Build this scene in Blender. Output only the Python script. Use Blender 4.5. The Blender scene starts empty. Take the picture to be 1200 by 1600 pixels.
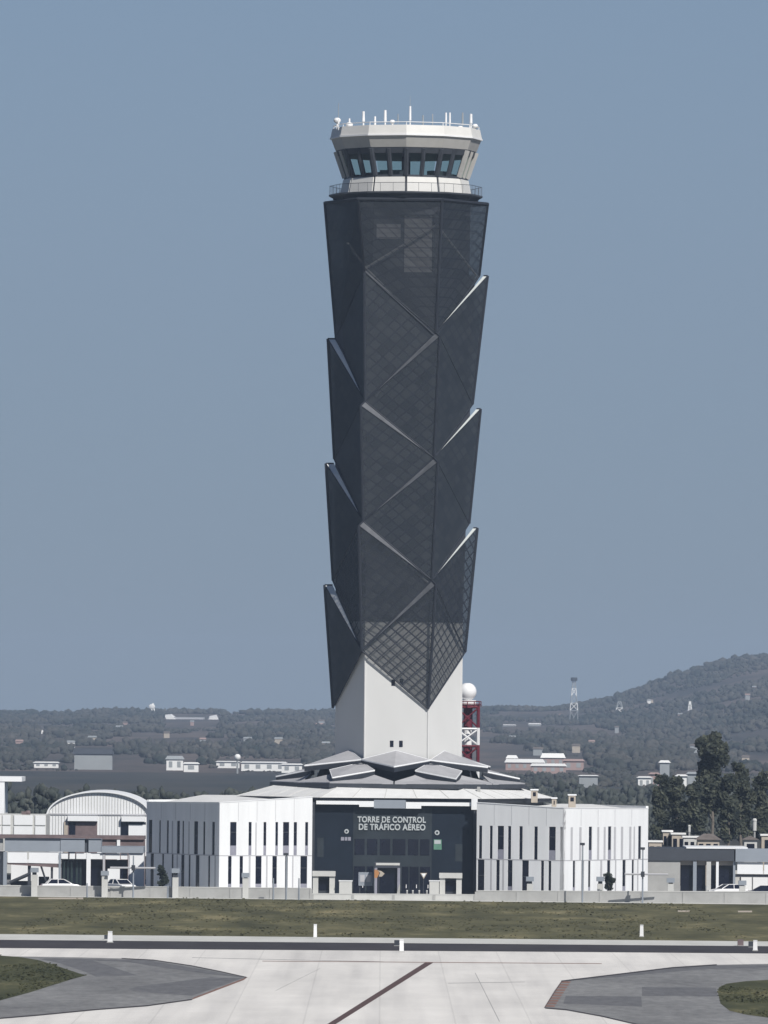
import bpy, bmesh, math, random
import numpy as np
from mathutils import Vector, Matrix, noise
from math import sin, cos, pi, radians as R

random.seed(7)
scene = bpy.context.scene
# ---------------------------------------------------------------- camera
F = 13600.0                      # focal length in pixels of the 1200x1600 photograph
EYE = Vector((0, 0, 20.0))
cd = bpy.data.cameras.new('camera')
cam = bpy.data.objects.new('camera', cd)
scene.collection.objects.link(cam)
cd.sensor_fit = 'HORIZONTAL'
cd.sensor_width = 36
cd.lens = F / 1200 * 36
cd.clip_start = 1
cd.clip_end = 30000
MC = Matrix.Rotation(R(90) + math.atan(323 / F), 3, 'X') @ Matrix.Rotation(R(0.5), 3, 'Z')
cam.location = EYE
cam.rotation_euler = MC.to_euler()
scene.camera = cam
# ---------------------------------------------------------------- sun, sky, exposure
SAZ, SEL = R(29.5), R(42)
sun_dir = Vector((sin(SAZ) * cos(SEL), -cos(SAZ) * cos(SEL), sin(SEL)))
sd = bpy.data.lights.new('sun', 'SUN')
sd.energy = 4.0
sd.angle = R(0.5)
sd.color = (1.0, 0.965, 0.91)
sun = bpy.data.objects.new('sun', sd)
sun.rotation_euler = sun_dir.to_track_quat('Z', 'Y').to_euler()
sun.location = (0, 900, 200)
scene.collection.objects.link(sun)
world = bpy.data.worlds.new('World')
scene.world = world
world.use_nodes = True
nt = world.node_tree
nt.nodes.clear()
wo = nt.nodes.new('ShaderNodeOutputWorld')
bg = nt.nodes.new('ShaderNodeBackground')
sky = nt.nodes.new('ShaderNodeTexSky')
sky.sky_type = 'NISHITA'
sky.sun_disc = False
sky.sun_elevation = SEL
sky.sun_rotation = math.atan2(sun_dir.x, sun_dir.y)
sky.altitude = 2000
sky.air_density = 1.0
sky.dust_density = 1.0
tint = nt.nodes.new('ShaderNodeMix')
tint.data_type = 'RGBA'
tint.blend_type = 'MULTIPLY'
tint.inputs[0].default_value = 1.0
LOWSKY = (0.195, 0.260, 0.370)
SKYTINT = (0.60, 0.68, 0.80, 1)
tint.inputs[7].default_value = SKYTINT
bg.inputs['Strength'].default_value = 0.05
nt.links.new(sky.outputs[0], tint.inputs[6])
# low sky: an even milky blue layer over the physical sky, fading out higher up
geo = nt.nodes.new('ShaderNodeTexCoord'); sep = nt.nodes.new('ShaderNodeSeparateXYZ')
mr = nt.nodes.new('ShaderNodeMapRange'); mr.inputs['From Min'].default_value = 0.05; mr.inputs['From Max'].default_value = 0.2
mr.inputs['To Min'].default_value = 0.88; mr.inputs['To Max'].default_value = 0.0
low = nt.nodes.new('ShaderNodeMix'); low.data_type = 'RGBA'
grad = nt.nodes.new('ShaderNodeValToRGB')
grad.color_ramp.elements[0].position = 0.0; grad.color_ramp.elements[0].color = (0.188, 0.240, 0.308, 1)
grad.color_ramp.elements[1].position = 0.10; grad.color_ramp.elements[1].color = (0.200, 0.275, 0.385, 1)
scl = nt.nodes.new('ShaderNodeVectorMath'); scl.operation = 'SCALE'; scl.inputs['Scale'].default_value = 20.0
nt.links.new(grad.outputs[0], scl.inputs[0]); nt.links.new(scl.outputs[0], low.inputs[7])
nt.links.new(geo.outputs['Generated'], sep.inputs[0]); nt.links.new(sep.outputs[2], mr.inputs[0])
nt.links.new(sep.outputs[2], grad.inputs[0]); nt.links.new(mr.outputs[0], low.inputs[0]); nt.links.new(tint.outputs[2], low.inputs[6])
nt.links.new(low.outputs[2], bg.inputs['Color'])
nt.links.new(bg.outputs[0], wo.inputs[0])
scene.view_settings.view_transform = 'Standard'
scene.view_settings.look = 'None'
scene.view_settings.exposure = 0.28
scene.view_settings.gamma = 1.0
scene.cycles.use_denoising = True
scene.cycles.max_bounces = 8
scene.cycles.transparent_max_bounces = 24
scene.cycles.volume_bounces = 0

# ---------------------------------------------------------------- measuring helpers
def ray(px, py):
    return (MC @ Vector(((px - 600) / F, (800 - py) / F, -1)))
def at(px, py, Y):
    d = ray(px, py)
    return EYE + d * (Y / d.y)
def gnd(px, py, z=0.0):
    d = ray(px, py)
    return EYE + d * ((z - EYE.z) / d.z)
def X(px, Y, py=1390):
    return at(px, py, Y).x
def Z(px, py, Y):
    return at(px, py, Y).z

# ---------------------------------------------------------------- materials
def mat(name, col, rough=0.7, var=0.12, scale=0.5, metal=0.0, spec=0.3, var2=None, stretch=(1, 1, 1), bump=0.0, col2=None, thr=(0.4, 0.65)):
    m = bpy.data.materials.new(name)
    m.use_nodes = True
    t = m.node_tree
    b = t.nodes['Principled BSDF']
    b.inputs['Roughness'].default_value = rough
    b.inputs['Metallic'].default_value = metal
    b.inputs['Specular IOR Level'].default_value = spec
    tc = t.nodes.new('ShaderNodeTexCoord')
    mp = t.nodes.new('ShaderNodeMapping')
    mp.inputs['Scale'].default_value = stretch
    t.links.new(tc.outputs['Object'], mp.inputs['Vector'])
    n = t.nodes.new('ShaderNodeTexNoise')
    n.inputs['Scale'].default_value = scale
    n.inputs['Detail'].default_value = 8
    n.inputs['Roughness'].default_value = 0.62
    t.links.new(mp.outputs[0], n.inputs['Vector'])
    cr = t.nodes.new('ShaderNodeValToRGB')
    c = Vector(col)
    if col2 is None:
        lo, hi = c * (1 - var), c * (1 + var)
    else:
        lo, hi = c, Vector(col2)
    cr.color_ramp.elements[0].position = thr[0] if col2 is not None else 0.3
    cr.color_ramp.elements[1].position = thr[1] if col2 is not None else 0.7
    cr.color_ramp.elements[0].color = (*lo, 1)
    cr.color_ramp.elements[1].color = (*[min(1, v) for v in hi], 1)
    t.links.new(n.outputs['Fac'], cr.inputs[0])
    t.links.new(cr.outputs[0], b.inputs['Base Color'])
    if bump:
        bp = t.nodes.new('ShaderNodeBump')
        bp.inputs['Strength'].default_value = bump
        t.links.new(n.outputs['Fac'], bp.inputs['Height'])
        t.links.new(bp.outputs[0], b.inputs['Normal'])
    return m

M = {}
M['white'] = mat('white_render', (0.75, 0.76, 0.77), 0.75, 0.06, 0.9, stretch=(1, 1, 0.12))
M['white2'] = mat('white_panel_paint', (0.80, 0.81, 0.82), 0.5, 0.03, 0.8)
M['shaft'] = mat('shaft_plaster', (0.60, 0.60, 0.59), 0.85, 0.05, 0.16, stretch=(1, 1, 0.4))
M['core'] = mat('upper_core_cladding', (0.05, 0.055, 0.070), 0.7, 0.15, 0.3)
M['corelight'] = mat('core_light_panel', (0.34, 0.34, 0.35), 0.7, 0.12, 0.3)
M['cab'] = mat('cab_metal', (0.66, 0.65, 0.62), 0.5, 0.05, 0.6)
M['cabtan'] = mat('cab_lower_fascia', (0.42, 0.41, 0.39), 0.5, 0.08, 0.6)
M['darkmetal'] = mat('dark_metal', (0.045, 0.05, 0.06), 0.5, 0.2, 1.0)
M['frame'] = mat('cladding_frame', (0.022, 0.026, 0.035), 0.6, 0.2, 1.0)
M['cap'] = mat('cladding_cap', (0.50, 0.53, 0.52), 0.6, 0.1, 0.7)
M['capsunlit'] = mat('sunlit_cladding_cap', (0.85, 0.86, 0.85), 0.6, 0.05, 0.7)  # paler copy of the cap colour, sunlight painted onto the left edge caps
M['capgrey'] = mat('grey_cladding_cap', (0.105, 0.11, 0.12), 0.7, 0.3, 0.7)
M['navy'] = mat('navy_portal_cladding', (0.012, 0.018, 0.028), 0.35, 0.18, 0.6)
M['navy2'] = mat('portal_band', (0.03, 0.038, 0.045), 0.4, 0.2, 0.6)
M['glassdark'] = mat('dark_window_glass', (0.008, 0.010, 0.02), 0.12, 0.3, 0.5, spec=0.5)
M['spandrel'] = mat('window_spandrel', (0.26, 0.26, 0.31), 0.5, 0.15, 1.5)
M['reveal'] = mat('slot_reveal_grey', (0.44, 0.44, 0.46), 0.6, 0.06, 1.5)
M['origami'] = mat('folded_roof_sheet', (0.36, 0.36, 0.375), 0.6, 0.10, 0.8)
M['roofwhite'] = mat('roof_membrane', (0.68, 0.68, 0.67), 0.8, 0.08, 0.6, stretch=(1, 1, 1))
M['concrete'] = mat('wall_concrete', (0.36, 0.36, 0.35), 0.9, 0.14, 0.45)
M['concrete2'] = mat('pale_concrete', (0.52, 0.52, 0.50), 0.9, 0.1, 0.6)
M['greyfascia'] = mat('grey_fascia', (0.26, 0.29, 0.33), 0.7, 0.08, 0.4)
M['darkfascia'] = mat('dark_fascia', (0.055, 0.062, 0.075), 0.7, 0.12, 0.4)
M['greenglass'] = mat('green_dark_glass', (0.03, 0.045, 0.045), 0.2, 0.4, 0.3, spec=0.5)
M['rust'] = mat('rust_brown', (0.16, 0.12, 0.12), 0.8, 0.2, 1)
M['redpaint'] = mat('red_paint', (0.13, 0.014, 0.026), 0.6, 0.15, 1)
M['white_s'] = mat('white_steel', (0.78, 0.78, 0.78), 0.5, 0.04, 1)
M['orange'] = mat('orange_paint', (0.42, 0.20, 0.08), 0.6, 0.1, 1)
M['green'] = mat('green_sign_paint', (0.10, 0.22, 0.16), 0.6, 0.2, 1)
M['letter'] = mat('letter_metal', (0.42, 0.45, 0.46), 0.5, 0.03, 1)
M['rubber'] = mat('rubber', (0.02, 0.02, 0.02), 0.8, 0.1, 3)
M['carwhite'] = mat('white_car_paint', (0.8, 0.8, 0.8), 0.25, 0.02, 1, spec=0.5)
M['cardark'] = mat('dark_car_paint', (0.012, 0.014, 0.03), 0.2, 0.1, 1, spec=0.5)
M['bark'] = mat('bark', (0.16, 0.14, 0.12), 0.9, 0.25, 2)
M['leaf'] = mat('eucalyptus_leaves', (0.014, 0.020, 0.016), 0.8, scale=0.6, col2=(0.085, 0.092, 0.062), thr=(0.40, 0.66))
M['leafdark'] = mat('shrub_leaves', (0.012, 0.018, 0.014), 0.8, scale=1.5, col2=(0.03, 0.04, 0.028))
M['wood'] = mat('distant_woodland', (0.022, 0.030, 0.026), 0.95, scale=0.03, col2=(0.082, 0.077, 0.068), thr=(0.36, 0.66), stretch=(1, 0.25, 1))
M['belt'] = mat('tree_belt_leaves', (0.030, 0.038, 0.034), 0.9, scale=0.25, col2=(0.085, 0.092, 0.080))
M['hills'] = mat('hill_ground', (0.035, 0.038, 0.036), 0.95, scale=0.02, col2=(0.125, 0.100, 0.088), thr=(0.36, 0.62), stretch=(1, 0.18, 1))
M['cream'] = mat('cream_render', (0.42, 0.37, 0.31), 0.9, 0.15, 0.6)
M['tile'] = mat('brown_roof_tile', (0.15, 0.13, 0.12), 0.9, 0.2, 0.8)
M['farwhite'] = mat('far_white_roof', (0.8, 0.8, 0.78), 0.6, 0.05, 0.1)
M['fargrey'] = mat('far_grey_wall', (0.30, 0.32, 0.33), 0.8, 0.1, 0.1)
M['farpink'] = mat('far_pink_wall', (0.36, 0.26, 0.24), 0.8, 0.15, 0.1)

# perforated cladding: a dark metal mesh with real holes finer than a pixel -> partial transparency, plus seams in UV
def mesh_mat(name, op0, op1):
    m = bpy.data.materials.new(name)
    m.use_nodes = True
    t = m.node_tree
    b = t.nodes['Principled BSDF']
    out = t.nodes['Material Output']
    b.inputs['Roughness'].default_value = 0.55
    b.inputs['Metallic'].default_value = 0.0
    b.inputs['Specular IOR Level'].default_value = 0.35
    uv = t.nodes.new('ShaderNodeUVMap'); uv.uv_map = 'UVMap'
    sep = t.nodes.new('ShaderNodeSeparateXYZ')
    t.links.new(uv.outputs[0], sep.inputs[0])
    lines = []
    for ax in (0, 1):
        f = t.nodes.new('ShaderNodeMath'); f.operation = 'FRACT'
        t.links.new(sep.outputs[ax], f.inputs[0])
        l = t.nodes.new('ShaderNodeMath'); l.operation = 'LESS_THAN'; l.inputs[1].default_value = 0.16
        t.links.new(f.outputs[0], l.inputs[0]); lines.append(l)
    mx = t.nodes.new('ShaderNodeMath'); mx.operation = 'MAXIMUM'
    t.links.new(lines[0].outputs[0], mx.inputs[0]); t.links.new(lines[1].outputs[0], mx.inputs[1])
    # per-cell tone
    fl = t.nodes.new('ShaderNodeVectorMath'); fl.operation = 'FLOOR'
    t.links.new(uv.outputs[0], fl.inputs[0])
    wn = t.nodes.new('ShaderNodeTexWhiteNoise'); wn.noise_dimensions = '3D'
    t.links.new(fl.outputs[0], wn.inputs[0])
    cr = t.nodes.new('ShaderNodeValToRGB')
    cr.color_ramp.elements[0].color = (0.020, 0.026, 0.034, 1)
    cr.color_ramp.elements[1].color = (0.036, 0.043, 0.051, 1)
    t.links.new(wn.outputs['Value'], cr.inputs[0])
    lc = t.nodes.new('ShaderNodeMix'); lc.data_type = 'RGBA'; lc.inputs[7].default_value = (0.016, 0.020, 0.030, 1)
    t.links.new(mx.outputs[0], lc.inputs[0]); t.links.new(cr.outputs[0], lc.inputs[6])
    t.links.new(lc.outputs[2], b.inputs['Base Color'])
    tr = t.nodes.new('ShaderNodeBsdfTransparent')
    mix = t.nodes.new('ShaderNodeMixShader')
    op = t.nodes.new('ShaderNodeMapRange')
    op.inputs['To Min'].default_value = op0
    op.inputs['To Max'].default_value = op1
    t.links.new(mx.outputs[0], op.inputs['Value'])
    t.links.new(op.outputs[0], mix.inputs[0])
    t.links.new(tr.outputs[0], mix.inputs[1])
    t.links.new(b.outputs[0], mix.inputs[2])
    t.links.new(mix.outputs[0], out.inputs[0])
    return m
M['mesh'] = mesh_mat('perforated_cladding', 0.84, 0.95)
M['meshopen'] = mesh_mat('open_perforated_cladding', 0.60, 0.92)
M['meshmid'] = mesh_mat('crown_perforated_cladding', 0.66, 0.82)

def glass_mat(name, col, op, rough=0.1, trc=(0.80, 0.90, 0.87)):
    m = bpy.data.materials.new(name)
    m.use_nodes = True
    t = m.node_tree
    b = t.nodes['Principled BSDF']
    b.inputs['Base Color'].default_value = (*col, 1)
    b.inputs['Roughness'].default_value = rough
    tr = t.nodes.new('ShaderNodeBsdfTransparent')
    tr.inputs[0].default_value = (*trc, 1)
    mix = t.nodes.new('ShaderNodeMixShader')
    mix.inputs[0].default_value = op
    t.links.new(tr.outputs[0], mix.inputs[1]); t.links.new(b.outputs[0], mix.inputs[2])
    t.links.new(mix.outputs[0], t.nodes['Material Output'].inputs[0])
    return m
M['cabglass'] = glass_mat('tinted_cab_glass', (0.03, 0.05, 0.05), 0.15)
M['railglass'] = glass_mat('balcony_mesh', (0.25, 0.27, 0.30), 0.16, 0.4, (1, 1, 1))

def paving(name, base, dark, joint, jcol, scale, streak=None, jw=0.012):
    """concrete or asphalt: broad tone noise, fine grain, slab joints, tyre streaks"""
    m = bpy.data.materials.new(name)
    m.use_nodes = True
    t = m.node_tree
    b = t.nodes['Principled BSDF']
    b.inputs['Roughness'].default_value = 0.9
    b.inputs['Specular IOR Level'].default_value = 0.2
    tc = t.nodes.new('ShaderNodeTexCoord')
    n = t.nodes.new('ShaderNodeTexNoise')
    n.inputs['Scale'].default_value = scale; n.inputs['Detail'].default_value = 9; n.inputs['Roughness'].default_value = 0.65
    mp0 = t.nodes.new('ShaderNodeMapping'); mp0.inputs['Scale'].default_value = (1, 0.22, 1)
    t.links.new(tc.outputs['Object'], mp0.inputs[0]); t.links.new(mp0.outputs[0], n.inputs['Vector'])
    cr = t.nodes.new('ShaderNodeValToRGB')
    cr.color_ramp.elements[0].position = 0.3; cr.color_ramp.elements[1].position = 0.7
    cr.color_ramp.elements[0].color = (*dark, 1); cr.color_ramp.elements[1].color = (*base, 1)
    t.links.new(n.outputs['Fac'], cr.inputs[0])
    last = cr.outputs[0]
    if streak:
        mp = t.nodes.new('ShaderNodeMapping')
        mp.inputs['Rotation'].default_value = (0, 0, streak[0])
        mp.inputs['Scale'].default_value = (streak[1], streak[2], 1)
        t.links.new(tc.outputs['Object'], mp.inputs[0])
        n2 = t.nodes.new('ShaderNodeTexNoise'); n2.inputs['Scale'].default_value = 1.0; n2.inputs['Detail'].default_value = 6
        t.links.new(mp.outputs[0], n2.inputs['Vector'])
        c2 = t.nodes.new('ShaderNodeValToRGB')
        c2.color_ramp.elements[0].position = 0.42; c2.color_ramp.elements[1].position = 0.72
        c2.color_ramp.elements[0].color = (1, 1, 1, 1); v = streak[3]; c2.color_ramp.elements[1].color = (v, v, v * 1.01, 1)
        t.links.new(n2.outputs['Fac'], c2.inputs[0])
        mm = t.nodes.new('ShaderNodeMix'); mm.data_type = 'RGBA'; mm.blend_type = 'MULTIPLY'; mm.inputs[0].default_value = 1
        t.links.new(last, mm.inputs[6]); t.links.new(c2.outputs[0], mm.inputs[7]); last = mm.outputs[2]
    if joint:
        br = t.nodes.new('ShaderNodeTexBrick')
        br.offset = 0.0
        br.inputs['Color1'].default_value = (1, 1, 1, 1); br.inputs['Color2'].default_value = (0.97, 0.97, 0.97, 1)
        br.inputs['Mortar'].default_value = (*jcol, 1)
        br.inputs['Scale'].default_value = 1.0
        br.inputs['Brick Width'].default_value = joint; br.inputs['Row Height'].default_value = joint
        br.inputs['Mortar Size'].default_value = jw * joint
        t.links.new(tc.outputs['Object'], br.inputs['Vector'])
        mm = t.nodes.new('ShaderNodeMix'); mm.data_type = 'RGBA'; mm.blend_type = 'MULTIPLY'; mm.inputs[0].default_value = 1
        t.links.new(last, mm.inputs[6]); t.links.new(br.outputs[0], mm.inputs[7]); last = mm.outputs[2]
    t.links.new(last, b.inputs['Base Color'])
    return m
M['taxi'] = paving('taxiway_concrete', (0.80, 0.775, 0.735), (0.64, 0.62, 0.59), 5.0, (0.88, 0.88, 0.88), 0.12, (R(3), 0.55, 0.012, 0.84))
M['asphalt'] = paving('shoulder_asphalt', (0.28, 0.28, 0.276), (0.17, 0.17, 0.172), None, None, 1.1, (R(5), 0.10, 0.03, 0.68))
M['asphaltdark'] = paving('patched_asphalt', (0.17, 0.17, 0.175), (0.105, 0.106, 0.112), None, None, 1.1)
M['strip'] = paving('dark_strip_asphalt', (0.060, 0.056, 0.058), (0.040, 0.036, 0.040), None, None, 0.2)
M['paleroad'] = paving('pale_road', (0.60, 0.60, 0.57), (0.50, 0.50, 0.47), None, None, 0.3)
M['paint'] = mat('worn_dark_paint', (0.10, 0.062, 0.056), 0.8, 0.25, 1.2)
M['redline'] = mat('faded_red_paint', (0.23, 0.13, 0.10), 0.8, 0.35, 2.0)

def grass_mat(name, a, c, e):
    m = bpy.data.materials.new(name)
    m.use_nodes = True
    t = m.node_tree
    b = t.nodes['Principled BSDF']; b.inputs['Roughness'].default_value = 1; b.inputs['Specular IOR Level'].default_value = 0.05
    tc = t.nodes.new('ShaderNodeTexCoord')
    mp = t.nodes.new('ShaderNodeMapping'); mp.inputs['Scale'].default_value = (0.14, 0.035, 1)
    t.links.new(tc.outputs['Object'], mp.inputs[0])
    n = t.nodes.new('ShaderNodeTexNoise'); n.inputs['Scale'].default_value = 1; n.inputs['Detail'].default_value = 12; n.inputs['Roughness'].default_value = 0.72
    t.links.new(mp.outputs[0], n.inputs['Vector'])
    cr = t.nodes.new('ShaderNodeValToRGB')
    el = cr.color_ramp.elements
    el[0].position = 0.36; el[0].color = (*a, 1); el[1].position = 0.54; el[1].color = (*c, 1)
    x = el.new(0.70); x.color = (*e, 1)
    t.links.new(n.outputs['Fac'], cr.inputs[0])
    t.links.new(cr.outputs[0], b.inputs['Base Color'])
    return m
M['grass'] = grass_mat('airfield_grass', (0.062, 0.062, 0.036), (0.122, 0.116, 0.064), (0.27, 0.235, 0.135))
M['grasswild'] = grass_mat('ragged_grass', (0.045, 0.050, 0.028), (0.080, 0.082, 0.044), (0.20, 0.18, 0.10))
M['soil'] = mat('plain_ground', (0.030, 0.036, 0.036), 0.95, scale=0.02, col2=(0.065, 0.062, 0.055), stretch=(1, 0.2, 1))

# ---------------------------------------------------------------- mesh builder
def wloc(o):
    v = Vector((0, 0, 0))
    while o is not None:
        v += o.location; o = o.parent
    return v
class MB:
    def __init__(s): s.v = []; s.f = []; s.uv = {}
    def face(s, pts, uvs=None):
        i = len(s.v); s.v += [tuple(p) for p in pts]; s.f.append(tuple(range(i, i + len(pts))))
        if uvs: s.uv[len(s.f) - 1] = uvs
        return s
    def prism(s, poly, z0, z1):
        """vertical prism over plan polygon; z0/z1 may be per-vertex lists"""
        n = len(poly)
        a = [(p[0], p[1], z0[k] if isinstance(z0, (list, tuple)) else z0) for k, p in enumerate(poly)]
        b = [(p[0], p[1], z1[k] if isinstance(z1, (list, tuple)) else z1) for k, p in enumerate(poly)]
        i = len(s.v); s.v += a + b
        s.f.append(tuple(i + k for k in range(n))[::-1]); s.f.append(tuple(i + n + k for k in range(n)))
        for k in range(n):
            j = (k + 1) % n
            s.f.append((i + k, i + j, i + n + j, i + n + k))
        return s
    def box(s, x0, x1, y0, y1, z0, z1):
        return s.prism([(x0, y0), (x1, y0), (x1, y1), (x0, y1)], z0, z1)
    def hexa(s, lo, hi):
        """solid between two matching rings of points"""
        n = len(lo); i = len(s.v); s.v += [tuple(p) for p in lo] + [tuple(p) for p in hi]
        s.f.append(tuple(i + k for k in range(n))[::-1]); s.f.append(tuple(i + n + k for k in range(n)))
        for k in range(n):
            j = (k + 1) % n; s.f.append((i + k, i + j, i + n + j, i + n + k))
        return s
    def band(s, lo, hi, closed=True):
        n = len(lo); i = len(s.v); s.v += [tuple(p) for p in lo] + [tuple(p) for p in hi]
        for k in range(n if closed else n - 1):
            j = (k + 1) % n; s.f.append((i + k, i + j, i + n + j, i + n + k))
        return s
    def tube(s, a, b, r0, r1=None, n=8):
        a, b = Vector(a), Vector(b); r1 = r0 if r1 is None else r1
        d = (b - a).normalized(); u = d.orthogonal().normalized(); w = d.cross(u)
        lo = [a + (u * cos(2 * pi * k / n) + w * sin(2 * pi * k / n)) * r0 for k in range(n)]
        hi = [b + (u * cos(2 * pi * k / n) + w * sin(2 * pi * k / n)) * r1 for k in range(n)]
        return s.hexa(lo, hi)
    def ball(s, c, r, n=10, sq=(1, 1, 1)):
        c = Vector(c); rings = []
        for i in range(1, n):
            th = pi * i / n
            rings.append([c + Vector((sq[0] * r * sin(th) * cos(2 * pi * k / (2 * n)), sq[1] * r * sin(th) * sin(2 * pi * k / (2 * n)), sq[2] * r * cos(th))) for k in range(2 * n)])
        for i in range(len(rings) - 1): s.band(rings[i + 1], rings[i])
        s.f.append(tuple(range(len(s.v), len(s.v) + 2 * n))); s.v += [tuple(p) for p in rings[0]]
        s.f.append(tuple(range(len(s.v), len(s.v) + 2 * n))[::-1]); s.v += [tuple(p) for p in rings[-1]]
        return s
    def build(s, name, m, parent=None, smooth=False, origin=None):
        org = Vector(origin) if origin is not None else (wloc(parent) if parent else Vector((0, 0, 0)))
        me = bpy.data.meshes.new(name)
        me.from_pydata([(p[0] - org.x, p[1] - org.y, p[2] - org.z) for p in s.v], [], s.f)
        if s.uv:
            ul = me.uv_layers.new(name='UVMap')
            for fi, uvs in s.uv.items():
                for li, q in zip(me.polygons[fi].loop_indices, uvs): ul.data[li].uv = q
        bm = bmesh.new(); bm.from_mesh(me)
        if not s.uv:
            bmesh.ops.remove_doubles(bm, verts=bm.verts, dist=1e-5)
            bmesh.ops.recalc_face_normals(bm, faces=bm.faces)
        bm.to_mesh(me); bm.free()
        me.materials.append(m)
        if smooth:
            for p in me.polygons: p.use_smooth = True
        o = bpy.data.objects.new(name, me)
        scene.collection.objects.link(o)
        if parent: o.parent = parent
        elif origin is not None: o.location = org
        return o
def tag(o, label=None, cat=None, group=None, kind=None):
    if label: o['label'] = label
    if cat: o['category'] = cat
    if group: o['group'] = group
    if kind: o['kind'] = kind
    return o
def empty(name, loc, label, cat, group=None):
    o = bpy.data.objects.new(name, None); scene.collection.objects.link(o); o.location = loc
    return tag(o, label, cat, group)
def copy_tree(o, parent=None):
    c = o.copy(); scene.collection.objects.link(c); c.parent = parent
    for ch in list(o.children): copy_tree(ch, c)
    return c
def struct(name, mb, m):
    return tag(mb.build(name, m), kind='structure')

# ================================================================= SETTING
# ground: one sheet to the horizon
g = MB(); g.face([(-9000, -300, -0.02), (9000, -300, -0.02), (9000, 16000, -0.02), (-9000, 16000, -0.02)])
struct('ground', g, M['soil'])
def sheet(name, pts, z, m):
    return struct(name, MB().face([gnd(x, y, z) for x, y in pts]), m)
# apron beside the tower (behind the low wall), grass, taxiways
b0 = MB(); b0.face([(-400, 957, .004), (400, 957, .004), (400, 1060, .004), (-400, 1060, .004)])
struct('apron', b0, M['asphalt'])
def ygl(px, py):   # ground Y under a pixel
    return gnd(px, py).y
# grass strip between wall and the parallel taxiway
YG0L, YG0R = ygl(0, 1459.5), ygl(1200, 1471)
def xs(px, Y): return X(px, Y, 1460)
def strip(name, ya, yb, z, m, W=160):
    """ya, yb = (left Y, right Y) near and far edges at photo borders, extended sideways"""
    xl, xr = -W, W
    def yy(p, x):
        t = (x + 36) / 72.0
        return p[0] + (p[1] - p[0]) * t
    return struct(name, MB().face([(xl, yy(ya, xl), z), (xr, yy(ya, xr), z), (xr, yy(yb, xr), z), (xl, yy(yb, xl), z)]), m)
strip('grass_strip', (YG0L, YG0R), (ygl(0, 1398), ygl(1200, 1412)), 0.008, M['grass'])
strip('perimeter_path', (ygl(0, 1401), ygl(1200, 1413.5)), (ygl(0, 1396), ygl(1200, 1408)), 0.02, M['paleroad'])
strip('far_taxiway_edge', (ygl(0, 1469), ygl(1200, 1479)), (YG0L, YG0R), 0.004, M['paleroad'])
strip('dark_taxiway', (ygl(0, 1481.5), ygl(1200, 1489.5)), (ygl(0, 1468.5), ygl(1200, 1478.5)), 0.006, M['strip'])
struct('taxiway', MB().face([(-160, 300, 0.002), (160, 300, 0.002), (160, ygl(1200, 1489), 0.002), (-160, ygl(0, 1481) , 0.002)]), M['taxi'])
# asphalt shoulders with smoothly curved inner edges
sl = [(-900, 1489), (-300, 1491), (0, 1494), (130, 1496), (190, 1497.5), (240, 1500), (300, 1509), (345, 1518), (387, 1527), (352, 1541), (300, 1561), (230, 1571), (150, 1577), (60, 1586), (0, 1591), (-300, 1620), (-900, 1690)]
sheet('shoulder_left', sl, 0.012, M['asphalt'])
sr = [(2100, 1506), (1500, 1506), (1200, 1506), (1120, 1507.5), (1050, 1512), (960, 1523), (877, 1533), (866, 1548), (850, 1574.5), (885, 1577), (940, 1587), (1000, 1601), (1100, 1625), (1500, 1720), (2100, 1860)]
sheet('shoulder_right', sr, 0.012, M['asphalt'])
sheet('asphalt_patch', [(60, 1498), (140, 1499), (215, 1524), (150, 1526), (135, 1519), (90, 1504)], 0.016, M['asphaltdark'])
sheet('asphalt_patch', [(200, 1545), (225, 1540), (330, 1527), (380, 1528), (300, 1556), (210, 1549)], 0.016, M['asphaltdark'])
sheet('asphalt_patch', [(60, 1497), (230, 1500), (300, 1512), (380, 1527), (330, 1522), (255, 1512), (200, 1503)], 0.020, M['asphaltdark'])
sheet('asphalt_patch', [(884, 1556), (1002, 1557), (1003, 1573), (880, 1568)], 0.016, M['asphaltdark'])
sheet('asphalt_patch', [(1003, 1542), (1118, 1543), (1122, 1557), (1003, 1556)], 0.016, M['asphaltdark'])
sheet('asphalt_patch', [(1040, 1513.5), (1120, 1509), (1200, 1508), (1200, 1512), (1100, 1514), (960, 1527), (890, 1532)], 0.016, M['asphaltdark'])
gl = [(-700, 1491.6), (-100, 1491.8), (0, 1493), (28, 1495), (60, 1500), (88, 1509), (118, 1519), (134, 1524), (112, 1530), (80, 1540), (45, 1551), (0, 1563), (-100, 1580), (-700, 1650)]
sheet('grass_island_left', gl, 0.024, M['grasswild'])
gr_ = [(1900, 1531), (1400, 1530), (1200, 1531), (1165, 1533), (1135, 1537), (1123, 1543), (1122, 1552), (1126, 1568), (1140, 1579), (1165, 1585), (1200, 1590), (1500, 1630), (1900, 1700)]
sheet('grass_island_right', gr_, 0.024, M['grasswild'])
# markings
sheet('centreline_marking', [(664, 1504), (677, 1504), (523, 1601), (510, 1601)], 0.010, M['paint'])
sheet('edge_marking', [(410, 1501.2), (940, 1505.2), (940, 1506.0), (410, 1502)], 0.010, M['redline'])
sheet('edge_marking', [(387, 1526.4), (381, 1531), (298, 1562.5), (303, 1558.5)], 0.020, M['redline'])
for k in range(10):
    t0 = k / 10; a = (877 - 27 * t0, 1533 + 41.5 * t0); t1 = t0 + 0.062; b = (877 - 27 * t1, 1533 + 41.5 * t1)
    sheet('edge_marking', [a, (a[0] + 15, a[1] + 0.4), (b[0] + 15, b[1] + 0.4), b], 0.020, M['redline'])
sheet('edge_marking', [(877, 1533), (878.5, 1533), (851.5, 1574.5), (850, 1574.5)], 0.0205, M['paint'])

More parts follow.
